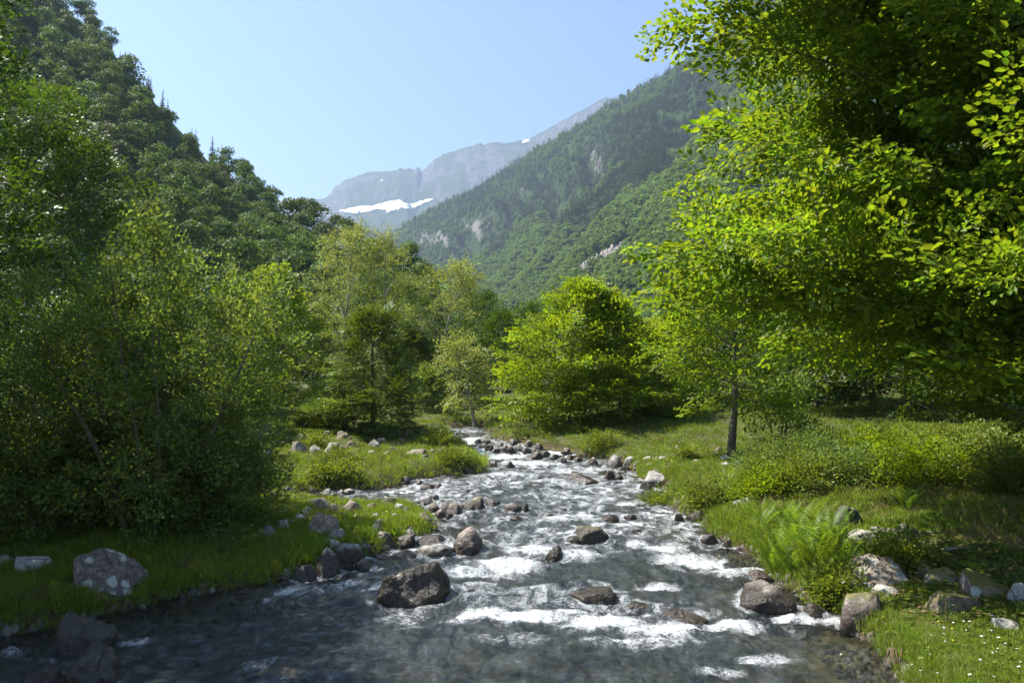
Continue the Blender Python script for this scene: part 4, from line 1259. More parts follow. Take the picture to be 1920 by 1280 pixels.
place_tree('fir', 770, 805, 610, 1.5, 'shaded fir just behind and right of the young fir', Y=39, seed=563, n1=80)
place_tree('loose', 655, 812, 1.3, 0.8, 'small bush at the foot of the young fir', name='leafy_bush', cat='bush', seed=564, stems=3, n1=15, h0=.05)
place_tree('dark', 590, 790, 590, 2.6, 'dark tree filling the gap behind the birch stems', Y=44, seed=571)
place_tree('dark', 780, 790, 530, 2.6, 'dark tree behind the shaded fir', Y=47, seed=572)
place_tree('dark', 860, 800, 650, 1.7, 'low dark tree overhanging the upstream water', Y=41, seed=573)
place_tree('dark', 480, 790, 650, 2.0, 'shadowy tree under the beeches at the back of the left meadow', Y=38, seed=574)
place_tree('loose', 805, 812, 690, 1.1, 'scrubby pale bush on crooked stems by the upstream bank', name='leafy_bush', cat='bush', Y=35, seed=575, stems=3, n1=30)
place_tree('dark', 950, 790, 600, 2.0, 'green tree between the thin birch and the layered beeches', Y=48, seed=576)
place_tree('dark', 200, 800, 640, 3.2, 'low dark thicket behind the foreground bushes', name='leafy_bush', cat='bush', Y=22, seed=577)
place_tree('dark', 1010, 790, 585, 2.6, 'green tree in the gap left of the layered beeches', Y=52, seed=578)
place_tree('dark', 905, 790, 560, 2.8, 'rounded green tree behind the thin drooping tree', Y=56, seed=579)
place_tree('dark', 690, 790, 520, 3.2, 'full green tree behind the two pale birches', Y=52, seed=580)
# ---- layered beeches on the right of the stream
place_tree('beech', 1065, 838, 520, 2.8, 'layered yellow green beech with pointed top beside the cascade', Y=30, seed=581, n1=70, h0=.02, env=[(0, .85), (.15, 1), (.45, .80), (.75, .38), (.92, .16), (1, .08)], leafmat=M['yellow_beech'], el=(-.1, .8), tr=.1)
place_tree('beech', 1165, 838, 560, 2.5, 'layered beech right of the pointed one and slightly lower', Y=30, seed=582, n1=60, h0=.03, env=[(0, .85), (.15, 1), (.45, .80), (.75, .38), (.92, .16), (1, .08)], leafmat=M['yellow_beech'], tr=.1)
place_tree('beech', 1230, 835, 605, 2.0, 'shadowed beech at the dark right end of the layered group', Y=32, seed=583, n1=46, h0=.03, env=[(0, .85), (.15, 1), (.45, .80), (.75, .38), (.92, .16), (1, .08)], leafmat=M['yellow_beech'], tr=.1)
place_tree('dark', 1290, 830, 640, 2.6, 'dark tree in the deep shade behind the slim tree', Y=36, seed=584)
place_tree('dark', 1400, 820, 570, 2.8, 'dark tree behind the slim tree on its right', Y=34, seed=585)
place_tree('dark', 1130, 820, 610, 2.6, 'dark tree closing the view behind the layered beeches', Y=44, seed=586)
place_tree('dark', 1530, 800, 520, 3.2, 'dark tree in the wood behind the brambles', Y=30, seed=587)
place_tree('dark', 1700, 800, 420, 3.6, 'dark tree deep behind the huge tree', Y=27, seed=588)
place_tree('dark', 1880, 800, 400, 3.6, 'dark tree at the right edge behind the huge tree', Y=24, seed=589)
place_tree('loose', 1465, 828, 1.9, 1.2, 'grey green shrub behind the slim tree', name='leafy_bush', cat='bush', seed=590, stems=4, n1=30)

# ------------------------------------------------------------------ trees of the hillsides
def clump_crown(rng, H, R, n, q, lobes=9, h0=0.12):
    """crown of leafy clumps grouped in lobes"""
    C = []
    for i in range(lobes):
        t = rng.uniform(0, 1); a = rng.uniform(0, 2 * PI)
        rr = R * 0.58 * math.sin(PI * (0.15 + 0.75 * t)) * rng.uniform(.5, 1.1)
        C.append((math.cos(a) * rr, math.sin(a) * rr, H * (h0 + .2 + (0.72 - h0) * t), R * rng.uniform(.30, .52)))
    C.append((0, 0, H * .82, R * .42)); C.append((0, 0, H * .5, R * .6))
    C = np.array(C)
    li = rng.integers(0, len(C), n)
    d = rng.normal(size=(n, 3)); d /= np.linalg.norm(d, axis=1)[:, None]
    d[:, 2] = np.where(d[:, 2] < -0.3, -d[:, 2] * .5, d[:, 2])
    r = C[li, 3] * rng.uniform(.72, 1.12, n)
    P = C[li, :3] + d * r[:, None] * np.array([1, 1, .78])
    N = d + rng.normal(0, .45, (n, 3)); N /= np.linalg.norm(N, axis=1)[:, None]
    D = np.cross(N, rng.normal(size=(n, 3))); D /= np.linalg.norm(D, axis=1)[:, None]
    s = q * rng.uniform(.6, 1.3, n)
    V, Fc = leaf_geo(P - D * s[:, None] * .5, D, N, s, s * .75, False, .15)
    return V.reshape(-1, 3), (Fc[None] + (np.arange(n) * 4)[:, None, None]).reshape(-1, 4), rng.uniform(0, 1, n)

def conifer_crown(rng, H, R, tiers, per, q):
    Ps, Ds, Ns, Ls = [], [], [], []
    for t in range(tiers):
        s = t / tiers
        z = H * (.06 + .92 * s)
        r = R * (1 - s) ** .85 * rng.uniform(.8, 1.15) + .15
        m = max(3, int(per * (1 - .5 * s)))
        a = rng.uniform(0, 2 * PI, m)
        for k_ in range(m):
            e = np.array([math.cos(a[k_]), math.sin(a[k_]), -0.35 + .5 * s])
            Ps.append([0, 0, z]); Ds.append(e / np.linalg.norm(e)); Ns.append([rng.normal(0, .3), rng.normal(0, .3), 1]); Ls.append(r * rng.uniform(.7, 1.15))
    P, D, N, L = map(np.array, (Ps, Ds, Ns, Ls))
    N = N - D * (N * D).sum(1)[:, None]; N /= np.linalg.norm(N, axis=1)[:, None]
    V, Fc = leaf_geo(P, D, N, L, L * q, False, -.25)
    n = len(P)
    return V.reshape(-1, 3), (Fc[None] + (np.arange(n) * 4)[:, None, None]).reshape(-1, 4), rng.uniform(0, 1, n)

def cmesh(nm, g, mat): return mesh(nm, g[0], g[1], [mat], False, None, {'tint': g[2]})
rh = np.random.default_rng(77)
HILL_C = [cmesh('hill_crown', clump_crown(rh, 9.5, 4.3, 2000, 0.50, 14, -.08), M['hill']) for _ in range(5)]
HILL_T = [tubes('hill_trunk', [(np.array([(0, 0, -1.5), (0.1, 0, 3), (0, .1, 7)]), np.array([.22, .16, .07]), 6)], M['bark'])]
CON_C = [cmesh('conifer_crown', conifer_crown(rh, 15, 2.5, 26, 14, .30), M['conifer']) for _ in range(3)]
CON_T = tubes('conifer_trunk', [(np.array([(0, 0, -1.5), (0, 0, 6), (0, 0, 14)]), np.array([.25, .17, .04]), 6)], M['bark'])
FAR_C = [cmesh('far_crown', clump_crown(rh, 9, 4.4, 420, 1.05, 8, 0.0), M['far_leaf']) for _ in range(4)]
FARC_C = [cmesh('far_conifer', conifer_crown(rh, 15, 2.7, 11, 7, .42), M['conifer']) for _ in range(3)]
def dart(S, n, spacing, rng, urange=(0, 1), vrange=(0.0, 1.0)):
    u = rng.uniform(*urange, n); v_ = rng.uniform(*vrange, n)
    P = bil(S, u, v_)
    cell = {}
    keep = []
    for i in range(n):
        kx, ky = int(P[i, 0] // spacing), int(P[i, 1] // spacing)
        ok = True
        for a in (-1, 0, 1):
            for b in (-1, 0, 1):
                for j in cell.get((kx + a, ky + b), ()):
                    if (P[i, 0] - P[j, 0])**2 + (P[i, 1] - P[j, 1])**2 < spacing**2: ok = False; break
                if not ok: break
            if not ok: break
        if ok:
            cell.setdefault((kx, ky), []).append(i); keep.append(i)
    keep = np.array(keep)
    return P[keep], u[keep], v_[keep]

P, U_, V_ = dart(LS, 60000, 4.3, rh)
px_, py_ = to_px(P + np.array([0, 0, 5.0]))
vis = (px_ > -40) & (px_ < 1400) & (py_ > -60)
size = 1.0 / P[:, 1]
order = np.argsort(-(size * vis))
n_ind = min(300, int(vis.sum()))
ind = set(order[:n_ind].tolist())
dist_mask = np.zeros(len(P), bool); dist_mask[list(ind)] = True
scl = rh.uniform(.52, .92, len(P))
is_con = (V_ > .90) & (rh.random(len(P)) < .35) & (U_ < .75)
for i in sorted(ind, key=lambda i: P[i, 1]):
    con = bool(is_con[i])
    j = int(rh.integers(0, 3 if con else 5))
    q_ = px_[i]
    zone = ('foot' if V_[i] < .25 else 'lower part' if V_[i] < .5 else 'upper part' if V_[i] < .8 else 'crest') + ' of the left hillside '
    zone += 'above the dark tree' if q_ < 150 else 'above the pale shoots' if q_ < 330 else 'under the steep skyline' if q_ < 480 else 'above the beeches' if q_ < 600 else 'behind the tall birch' if q_ < 720 else 'behind the round birch' if q_ < 850 else 'toward the valley'
    nm = 'conifer_tree' if con else 'hillside_tree'
    if con: scl[i] *= .6
    e = link(nm, None, None, P[i] - np.array([0, 0, .4]), (0, 0, rh.uniform(0, 6.28)), (scl[i] * rh.uniform(.9, 1.15),) * 2 + (scl[i],))
    tag(e, ('dark pointed conifer on the ' if con else ('tall' if scl[i] > .8 else 'middling' if scl[i] > .65 else 'small') + ' leafy tree at the ') + zone, 'tree', ('conifers' if con else 'leafy trees') + ' of the left hillside')
    link('trunk', CON_T if con else HILL_T[0], e); link('crown', (CON_C if con else HILL_C)[j], e)
rest = ~dist_mask
o = gn_scatter('hillside_wood', P[rest], rh.uniform(0, 6.28, rest.sum()), scl[rest], rh.integers(0, 5, rest.sum()), [hidden('wood_tree', m_) for m_ in HILL_C])
tag(o, 'dense leafy wood covering the upper left hillside', 'wood', kind='stuff')

# right mountainside: leafy below, conifers above, with clearings
def by_area(S, per_area, rng, mask):
    A = np.cross(S[1:, :-1] - S[:-1, :-1], S[:-1, 1:] - S[:-1, :-1])
    A = np.abs(A[..., 2])
    c = S[:-1, :-1]
    qx, qy = to_px(c)
    n = rng.poisson(np.where(mask(qx, qy), A * per_area, 0))
    i, j = np.nonzero(n)
    i, j = np.repeat(i, n[i, j]), np.repeat(j, n[np.nonzero(n)])
    u = (i + rng.random(len(i))) / (S.shape[0] - 1); v = (j + rng.random(len(i))) / (S.shape[1] - 1)
    return bil(S, u, v), u, v
P1, U1, V1 = by_area(RS, 1 / 24.0, rh, lambda a, b: (a > 690) & (a < 1580) & (b < 770) & (b > -60))
px1, py1 = to_px(P1)
ok = (px1 > 700) & (px1 < 1560) & (py1 < 760)
P1, U1, V1, px1, py1 = P1[ok], U1[ok], V1[ok], px1[ok], py1[ok]
nz = fbm2(P1[:, 0] * .006, P1[:, 1] * .006, 4, 51)
nz2 = fbm2(P1[:, 0] * .02, P1[:, 2] * .02, 3, 57)
screem = scree_at(P1) > .5
clear = (nz2 > .60) & (V1 > .4) | screem | ((fbm2(P1[:, 0] * .012, P1[:, 2] * .004, 3, 71) > .56) & (V1 > .45))
# height in the picture decides nothing here: the tree line follows the slope itself
up = V1 + 0.60 * nz
con = (up > .33)
leafy = (~con) & ~clear
con = con & ~clear & (rh.random(len(P1)) < .93)
mixd = con & (fbm2(P1[:, 0] * .009, P1[:, 1] * .009, 3, 61) > .22) & (rh.random(len(P1)) < .6)
con &= ~mixd; leafy |= mixd
o = gn_scatter('leafy_forest', P1[leafy], rh.uniform(0, 6.28, leafy.sum()), rh.uniform(.8, 1.35, leafy.sum()) * np.where(V1[leafy] > .45, .8, 1.1), rh.integers(0, 4, leafy.sum()), [hidden('forest_tree', m_) for m_ in FAR_C])
tag(o, 'light green broadleaf forest on the lower right mountainside', 'forest', kind='stuff')
Pc = P1[con]
extra = Pc + np.stack([rh.uniform(-5, 5, len(Pc)), rh.uniform(-5, 5, len(Pc)), np.zeros(len(Pc))], -1)
Pc = np.concatenate([Pc, extra[rh.random(len(extra)) < .6]])
o = gn_scatter('conifer_forest', Pc, rh.uniform(0, 6.28, len(Pc)), rh.uniform(.6, 1.25, len(Pc)), rh.integers(0, 3, len(Pc)), [hidden('forest_conifer', m_) for m_ in FARC_C])
tag(o, 'dark blue green conifer forest on the upper right mountainside', 'forest', kind='stuff')
print('TREES', len(P), n_ind, len(P1), leafy.sum(), len(Pc))
tot = sum(len(m_.loop_triangles) if False else sum(1 for _ in ()) for m_ in ())

# the boulder field on the right mountainside
sp_, su, sv = by_area(RS, 1 / 9.0, rh, lambda a, b: (a > 1050) & (a < 1260) & (b > 400) & (b < 560))
sp_ = sp_[scree_at(sp_) > .45]
SR = []
for i in range(4):
    P_, F_, w_, m_ = rock_mesh(1, .9, .8, 700 + i, 6, 2)
    SR.append(hidden('scree_block', mesh('scree_block', P_, F_, [M['rock_pink'] if i % 2 else M['rock_grey']], False, {'wet': w_, 'moss': m_})))
o = gn_scatter('boulder_field', sp_, rh.uniform(0, 6.28, len(sp_)), rh.uniform(1.0, 4.2, len(sp_)), rh.integers(0, 4, len(sp_)), SR)
tag(o, 'grey and pinkish boulder field breaking the forest on the right mountainside', 'boulder field', kind='stuff')
# ------------------------------------------------------------------ grass, ferns, brambles, flowers
rg = np.random.default_rng(404)
def tuft(rng, n, h, r, w, lean=.5, mat='grass'):
    Vs, Fs, Ts = [], [], []
    for i in range(n):
        a, rr = rng.uniform(0, 2 * PI), r * math.sqrt(rng.random())
        b = np.array([math.cos(a) * rr, math.sin(a) * rr, -0.01])
        d = np.array([math.cos(a + rng.normal(0, .6)), math.sin(a + rng.normal(0, .6)), 0]) * rng.uniform(.1, 1) * lean
        hh = h * rng.uniform(.5, 1.15)
        sd = np.array([-math.sin(rng.uniform(0, 6.28)), math.cos(rng.uniform(0, 6.28)), 0]); sd /= np.linalg.norm(sd) + 1e-6
        p1 = b + d * hh * .35 + np.array([0, 0, hh * .55]); p2 = b + d * hh + np.array([0, 0, hh * .95])
        k_ = len(Vs) * 1
        Vs += [b - sd * w, b + sd * w, p1 + sd * w * .8, p1 - sd * w * .8, p2 + sd * w * .1, p2 - sd * w * .1]
        Fs += [[k_, k_ + 1, k_ + 2, k_ + 3], [k_ + 3, k_ + 2, k_ + 4, k_ + 5]]
        t = rng.uniform(0, 1); Ts += [t, t]
    return mesh('tuft', np.array(Vs), np.array(Fs), [M[mat]], False, None, {'tint': np.array(Ts)})
SHORT = [hidden('turf', tuft(rg, 26, .055, .10, .0035, .7)) for _ in range(4)]
TALL = [hidden('tall_grass', tuft(rg, 26, .15, .08, .0035, .7)) for _ in range(4)]
MEAD = [hidden('meadow_grass', tuft(rg, 22, .075, .14, .006, .8)) for _ in range(4)]
DRYG = [hidden('dry_grass', tuft(rg, 12, .15, .06, .003, .5, 'dry')) for _ in range(2)]
WEED = [hidden('weed', mesh('weed', *spray(rg, L=.10, W=.07, n=12, l=.05, w=.035, tilt=.4, updown=.02)[:2], [M['bramble']], False, None, {'tint': rg.uniform(0, 1, 12)})) for _ in range(4)]

def near_rocks(x, y, k_=0.85):
    m = np.zeros(len(x), bool)
    for (rx, ry, w, d, h, inw) in ROCKS:
        if w > 0.09:
            m |= ((x - rx) / (w * k_))**2 + ((y - ry) / (d * k_))**2 < 1
    return m

def scatter(name, label, protos, n, yr_, dens_pow, cond, sc, cat=None):
    """points over the ground the photograph looks at, denser near"""
    y = yr_[0] * (yr_[1] / yr_[0]) ** (rg.random(n) ** dens_pow)
    s = rg.uniform(-.74, .74, n)
    x = s * (y + 1.0)
    sd = sdist(x, y)
    m = cond(x, y, sd) & ~near_rocks(x, y)
    x, y, sd = x[m], y[m], sd[m]
    z = ground_h(x, y, sd)
    m = z > zw(y) + 0.015
    x, y, z = x[m], y[m], z[m]
    rot = np.stack([rg.normal(0, .15, len(x)), rg.normal(0, .15, len(x)), rg.uniform(0, 6.28, len(x))], 1)
    patch = 1 + .35 * fbm2(x * 1.1, y * 1.1, 2, 12)
    o = gn_scatter(name, np.stack([x, y, z], 1), rot, sc * rg.uniform(.7, 1.3, len(x)) * patch, rg.integers(0, len(protos), len(x)), protos)
    tag(o, label, cat or 'grass', kind='stuff')
    return len(x)
shade = lambda x, y: (x > 0.42 * y + .3) & (y > 8.8) & (y < 17)
n_ = [scatter('short_turf', 'short green turf on the near banks', SHORT, 46000, (5.2, 15), 1.0, lambda x, y, sd: (sd > 0.0) & ~(shade(x, y) & (rg.random(len(x)) < .6)), 1.0),
      scatter('meadow_grass', 'sunny meadow grass on both banks', MEAD, 52000, (12, 42), 1.0, lambda x, y, sd: (sd > 0.02) & (rg.random(len(x)) < .9), 1.0),
      scatter('bank_grass', 'longer grass hanging over the edges of the banks', TALL, 60000, (5.2, 34), 1.0, lambda x, y, sd: (sd > 0.0) & (sd < .22 + .012 * y) & (rg.random(len(x)) < .75), .9),
      scatter('long_grass', 'long grass in loose patches of the meadow', TALL, 42000, (6, 30), 1.0,
              lambda x, y, sd: (sd > 0.1) & (fbm2(x * .45, y * .45, 3, 19) > .25) & ~((x > 0) & (y < 8.6) & (rg.random(len(x)) < .9)) & ~shade(x, y), 1.0),
      scatter('dry_grass', 'straw coloured stems among the meadow grass', DRYG, 16000, (6, 34), 1.0, lambda x, y, sd: (sd > 0.0) & (fbm2(x * .5, y * .5, 3, 29) > .12), 1.0),
      scatter('ground_weeds', 'small leafy weeds between the grass', WEED, 40000, (5.5, 34), 1.0, lambda x, y, sd: (sd > 0.05) & (fbm2(x * .6, y * .6, 3, 39) > .02), 1.1, 'weeds')]
print('GRASS', n_)
def flower(mat):
    V = []
    for k_ in range(6):
        a = k_ / 6 * 2 * PI
        V.append([math.cos(a) * .011, math.sin(a) * .011, .055 + (.003 if k_ % 2 else 0)])
    V.append([0, 0, .058]); V += [[.001, 0, 0], [-.001, 0, 0], [0, 0, .056]]
    return hidden('flower', mesh('flower', V, [np.array([[k_, (k_ + 1) % 6, 6] for k_ in range(6)] + [[7, 8, 9]])], [M[mat]], False, None, {'tint': np.ones(7)}))
scatter('white_flowers', 'tiny white flowers dotted over the near lawn', [flower('white')], 2600, (5.5, 12), 1.0, lambda x, y, sd: (sd > .1) & (x > 0) & ~shade(x, y) & (rg.random(len(x)) < .5), 1.3, 'flowers')
scatter('yellow_flowers', 'tiny yellow flowers in the meadow grass', [flower('yellow')], 1500, (8, 24), 1.0, lambda x, y, sd: (sd > .1) & (fbm2(x * .5, y * .5, 2, 49) > .1) & ~shade(x, y), 1.15, 'flowers')
# fallen brown leaves and twigs in the shade
LIT = [hidden('fallen_leaf', mesh('fallen_leaf', *leaf_geo(np.array([[0, 0, .012]]), np.array([[1., 0, 0.1]]), np.array([[0, 0, 1.]]), [.08], [.05], True)[0:1], leaf_geo(np.array([[0, 0, 0.]]), np.array([[1., 0, 0]]), np.array([[0, 0, 1.]]), [.08], [.05], True)[1], [M['dry']], False, None, {'tint': np.array([.4, .6])}) if False else
       mesh('fallen_leaf', leaf_geo(np.array([[0, 0, .012]]), np.array([[1., 0, 0.1]]), np.array([[0, 0, 1.]]), [.08], [.05], True)[0][0], np.array([[0, 1, 2, 3], [3, 4, 5, 0]]), [M['dry']], False, None, {'tint': np.array([.4, .6])}))]
scatter('leaf_litter', 'brown fallen leaves in the shade below the huge tree', LIT, 9000, (8.5, 17), 1.0, lambda x, y, sd: shade(x, y) & (sd > .2), 1.0, 'leaves')

# ---- ferns
def frond_mesh(rng, L=.85, n=26, wmax=.14):
    Vs, Fs, Ts = [], [], []
    pts = []
    e0, e1 = rng.uniform(1.15, 1.35), rng.uniform(-.1, .35)
    p = np.zeros(3); 
    for i in range(n + 1):
        s = i / n
        pts.append(p.copy())
        e = e0 + (e1 - e0) * s ** 1.5
        p = p + np.array([math.cos(e), 0.05 * math.sin(3 * s), math.sin(e)]) * L / n
    pts = np.array(pts)
    def q(a, b, c, d, t):
        k_ = len(Vs); Vs.extend([a, b, c, d]); Fs.append([k_, k_ + 1, k_ + 2, k_ + 3]); Ts.append(t)
    for i in range(n):
        w = .004 * (1 - i / n) + .0012
        q(pts[i] + [0, w, 0], pts[i] - [0, w, 0], pts[i + 1] - [0, w, 0], pts[i + 1] + [0, w, 0], .9)
    for i in range(3, n):
        s = i / n
        T = pts[i + 1] - pts[i]; T /= np.linalg.norm(T)
        Nn = np.cross(T, [0, 1, 0]); Nn = -Nn if Nn[2] < 0 else Nn
        wl = wmax * math.sin(PI * min(1, (s * .93 + .07))) ** .75 * (1.05 if s < .7 else 1)
        for sg in (-1, 1):
            D = T * .42 + np.array([0, sg, 0]) * .9 - Nn * .12
            D /= np.linalg.norm(D)
            tt_ = rng.uniform(0, 1)
            hw = .30 * L / n
            m1 = pts[i] + D * wl * .45 - Nn * wl * .03
            k_ = len(Vs)
            Vs.extend([pts[i], m1 + T * hw, pts[i] + D * wl - Nn * wl * .15, m1 - T * hw]); Fs.append([k_, k_ + 1, k_ + 2, k_ + 3]); Ts.append(tt_)
    return mesh('frond', np.array(Vs), np.array(Fs), [M['fern']], False, None, {'tint': np.array(Ts)})
rf = np.random.default_rng(9)
FRONDS = [frond_mesh(rf, L) for L in (.88, 1.0, 1.1, .78)]
def fern(px, py, n, sc, label, group=None):
    p, _ = hit(px, py)
    e = tag(link('fern', None, None, p), label, 'fern', group)
    for i in range(n):
        a = i / n * 2 * PI + rf.uniform(-.3, .3)
        link('frond', FRONDS[int(rf.integers(0, 4))], e, (math.cos(a) * .03, math.sin(a) * .03, 0), (rf.normal(0, .12), rf.uniform(-.25, .15), a), (sc * rf.uniform(.8, 1.1),) * 3)
    return e
fern(1480, 1075, 14, .92, 'tall bright green fern at the left front of the clump')
fern(1540, 1085, 14, .98, 'tallest bright green fern in the middle of the clump')
fern(1500, 1030, 12, .95, 'bright green fern at the back of the clump')
fern(1440, 1048, 12, .72, 'fern leaning over the water at the left of the clump')
fern(1560, 1040, 12, .95, 'upright fern beside the blackish boulder')
fern(1525, 1125, 10, .62, 'small fern drooping to the water under the clump')
fern(1420, 1010, 9, .6, 'small fern in long grass left of the clump')
fern(1475, 985, 9, .6, 'small fern half hidden behind the clump')
fern(1455, 1075, 12, .8, 'fern at the water edge between two larger ones')
fern(1515, 1060, 14, 1.0, 'broad fern in the heart of the clump')
fern(1580, 1075, 12, .85, 'fern against the pinkish slab boulder')
fern(1430, 985, 10, .6, 'small fern at the back left of the clump')
fern(905, 878, 9, .6, 'small fern on the corner of the far left meadow')
fern(1365, 905, 8, .5, 'small fern in the sunny right meadow')
fern(1700, 960, 9, .6, 'fern in the shade below the brambles')

# ---- brambles and weeds on the right bank
def bush(px, py, w, h, label, temps, mat, n, name='bramble_bush', cat='bush', stems=10, seed=0, group=None):
    p, _ = hit(px, py)
    Y = p[1]
    rx, hz_, ry = w / F * Y / 2, h / F * Y, w / F * Y / 2 * .8
    rng = np.random.default_rng(900 + seed)
    e = tag(link(name, None, None, (p[0], Y + ry * .8, gz(p[0], Y + ry * .8))), label, cat, group)
    fr, lines = [], []
    for i in range(stems):
        a = rng.uniform(0, 2 * PI); r = math.sqrt(rng.random())
        b = np.array([math.cos(a) * rx * r * .7, math.sin(a) * ry * r * .7, -.03])
        P = grow(rng, b, (math.cos(a) * .5, math.sin(a) * .5, 1.4), hz_ * rng.uniform(.9, 1.5), 8, -2.0, .18)
        lines.append((P, np.linspace(.009, .003, 9), 4))
    d = rng.normal(size=(n, 3)); d /= np.linalg.norm(d, axis=1)[:, None]; d[:, 2] = np.abs(d[:, 2])
    rr = rng.uniform(.25, 1.08, n) ** .6
    lump = 1 + .75 * fbm3(d[:, 0] * 2.6 + seed, d[:, 1] * 2.6, d[:, 2] * 2.6, 3, 5)
    Pp = d * rr[:, None] * lump[:, None] * np.array([rx, ry, hz_])
    for i in range(n):
        X = d[i] + rng.normal(0, .6, 3)
        fr.append((Pp[i], X, np.array([0, 0, 1.]) + rng.normal(0, .4, 3), rng.uniform(.7, 1.2)))
    link('stems', tubes('bramble_stems', lines, M['dry']), e)['kind'] = 'stuff'
    crown_object('foliage', fr, temps, mat, rng, e)
BR = [(1520,925,150,46,'bramble bush at the left front of the thicket, thinly leaved'),(1620,915,190,62,'broad bramble bush in the middle of the thicket'),(1745,912,200,66,'sunlit yellow green bramble mound'),
      (1875,905,190,62,'bramble mound at the right picture edge'),(1560,880,170,46,'bramble bush at the back of the thicket'),(1680,868,200,42,'back row of brambles under the hanging boughs'),
      (1830,866,220,46,'back row of brambles toward the right edge'),(1460,888,110,40,'low bramble sprawl next to the slim tree'),(1440,935,90,36,'weedy tangle between fern clump and thicket'),(1960,930,160,70,'bramble mound just past the right edge')]
for i, (px, py, w, h, lb) in enumerate(BR):
    bush(px, py, w, h, lb, TS['bramble'], (M['bramble'], M['yellow_beech'], M['alder'])[(i * 2) % 3], int(160 + w * 4), seed=i, stems=34)
for i, (px, py, w, h, lb) in enumerate([(1284,862,24,22,'small dark shrub among stones left of the slim tree'),(585,836,40,18,'weedy shrub among the far meadow rocks'),
        (640,868,40,14,'rounded weed clump near the stony hummocks'),(820,834,50,14,'low shrub at the upstream meadow edge'),
        (1240,945,40,14,'tufted weed clump on the corner of the right bank'),(1700,1075,60,34,'yellow green weeds between the slab and mossy rocks'),(1330,955,50,36,'rushy weed clump on the right bank'),
        (620,905,70,10,'dark weeds along the side channel bank'),(850,868,40,8,'grassy weed clump at the meadow corner'),(1130,848,60,20,'weeds in front of the dark wood'),(1580,1130,50,34,'leafy weeds below the ferns at the water')]):
    bush(px, py, w, h, lb, TS['bramble'], M['bramble'], int(60 + w * 5), name='weed_clump', cat='weeds', stems=4, seed=40 + i)

# ---- thistle stalks, dead stem, driftwood
def stalk(px, py, h, label, group=None, seed=1):
    p, _ = hit(px, py)
    H = h / F * p[1]
    rng = np.random.default_rng(seed)
    e = tag(link('thistle', None, None, p), label, 'thistle', group)
    P = grow(rng, (0, 0, -.02), (0, 0, 1), H, 5, 0, .04)
    link('stem', tubes('thistle_stem', [(P, np.linspace(.010, .005, 6), 5)], M['dry']), e)
    fr = []
    for i in range(16):
        q, d = lerp_pts(P, rng.uniform(.1, .99)); a = rng.uniform(0, 6.28)
        fr.append((q, np.array([math.cos(a), math.sin(a), .6]), np.array([0, 0, 1.]), .35))
    link('leaves', assemble('thistle_leaves', fr, TS['bramble'], M['dark'], rng), e)['kind'] = 'stuff'
for i, (px, py, h, lb) in enumerate([(714,898,44,'tallest dark thistle stalk on the far left bank'),(614,886,36,'dark thistle stalk left of the tallest one'),(650,884,30,'thin thistle stalk between the two darker ones'),(598,884,26,'short thistle stalk furthest to the left'),
                                     (1326,972,66,'dark dead stalk on the right bank above the brown rock'),(1776,1170,50,'thin stalk standing in the near lawn')]):
    stalk(px, py, h, lb, seed=i + 3)
def stick(px, py, L, ang, label, r=.02):
    p, _ = hit(px, py)
    L = L / F * p[1]
    rng = np.random.default_rng(int(px))
    P = grow(rng, (-L / 2 * math.cos(ang), -L / 2 * math.sin(ang), r * 1.2), (math.cos(ang), math.sin(ang), 0.03), L, 6, 0, .05)
    o = link('stick', tubes('stick', [(P, np.linspace(r, r * .5, 7), 6)], M['bark_pale']), None, p)
    tag(o, label, 'stick')
stick(488, 966, 60, .1, 'bleached stick lying on the grass by the bush')
stick(720, 936, 60, .3, 'bleached stick across the mouth of the side channel', .015)
stick(1700, 1000, 120, -.4, 'fallen branch lying in the shade under the huge tree', .03)
stick(1800, 1030, 90, .5, 'short fallen branch in the shade near the right edge', .02)
# exposed roots under the lawn edge
p, _ = hit(1705, 1230)
ln = []
rr_ = np.random.default_rng(3)
for i in range(16):
    b = np.array([rr_.uniform(-.22, .12), rr_.uniform(-.05, .1), .05])
    ln.append((grow(rr_, b, (-.3, -.5, -.6), rr_.uniform(.15, .32), 5, -.5, .15), np.linspace(.007, .002, 6), 4))
tag(link('roots', tubes('roots', ln, M['dry']), None, p), 'reddish roots hanging from the undercut lawn edge', 'roots', kind='stuff')

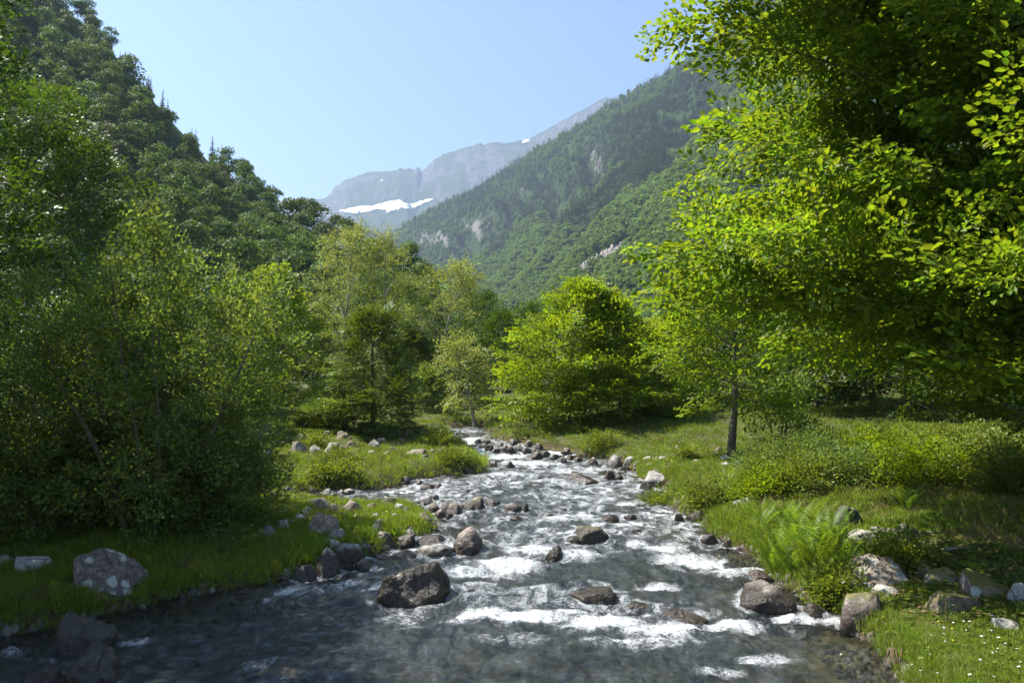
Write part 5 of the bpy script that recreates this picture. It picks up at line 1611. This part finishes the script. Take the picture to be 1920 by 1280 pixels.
# ---- the largest leaves in view, one by one, on the low near boughs
LM = []
for i in range(4):
    V, Fc = leaf_geo(np.zeros((1, 3)), np.array([[1., 0, 0]]), np.array([[0, 0, 1.]]), [.13 + .012 * i], [.088 + .006 * i], True)
    LM.append(mesh('leaf', V[0], Fc, [M['beech']], False, None, {'tint': np.full(2, .25 + .2 * i)}))
e = NEAR_TREE
fr = [(f[0], f[1], f[2]) for f in NEAR_FRAMES]
wp = np.array([f[0] for f in fr]) + np.array(e.location)
dd_ = np.linalg.norm(wp - np.array([0, 0, CAM_Z]), axis=1)
qx, qy = to_px(wp)
dd_ = np.where((qx > 1300) & (qx < 1915) & (qy > 0), dd_, 99)
rl = np.random.default_rng(66)
for i in np.argsort(dd_)[:150]:
    for q in range(2):
        f = fr[i]
        X = Vector(f[1] + rl.normal(0, .5, 3)).normalized(); U = Vector(f[2] + rl.normal(0, .35, 3))
        Yv = U.cross(X).normalized(); U = X.cross(Yv)
        o = link('leaf', LM[int(rl.integers(0, 4))], e)
        o.matrix_local = Matrix.Translation(Vector(f[0] + rl.normal(0, .06, 3))) @ Matrix((X, Yv, U)).transposed().to_4x4()

# ---- gravel along the water's edge and in the shallows
PEB = []
for i in range(5):
    P_, F_, w_, m_ = rock_mesh(1, .8, .55, 800 + i, 2, 2, rough=.25)
    PEB.append(hidden('pebble', mesh('pebble', P_, F_, [M[('rock_grey', 'rock_pink', 'rock_brown', 'rock_pale', 'rock_grey')[i]]], True, {'wet': np.full(len(P_), .25 if i != 3 else 0), 'moss': m_})))
n = 160000
y = 5.5 * (34 / 5.5) ** rg.random(n); x = rg.uniform(-.74, .74, n) * (y + 1)
sd = sdist(x, y)
tong = np.exp(-(((x + 3.0) / 2.2)**2 + ((y - 16.6) / 1.6)**2))
m = ((sd > -.55) & (sd < .10) & (rg.random(n) < .5 + .5 * fbm2(x * .8, y * .8, 2, 88))) | ((sd > 0) & (sd < 1.2) & (rg.random(n) < .28 * tong))
x, y, sd = x[m], y[m], sd[m]
o = gn_scatter('gravel', np.stack([x, y, ground_h(x, y, sd)], 1), rg.uniform(0, 6.28, len(x)), rg.uniform(.03, .10, len(x)) * np.where(rg.random(len(x)) < .08, 1.8, 1), rg.integers(0, 5, len(x)), PEB)
tag(o, 'loose gravel and pebbles along the water edge', 'gravel', kind='stuff')
print('GRAVEL', len(x))
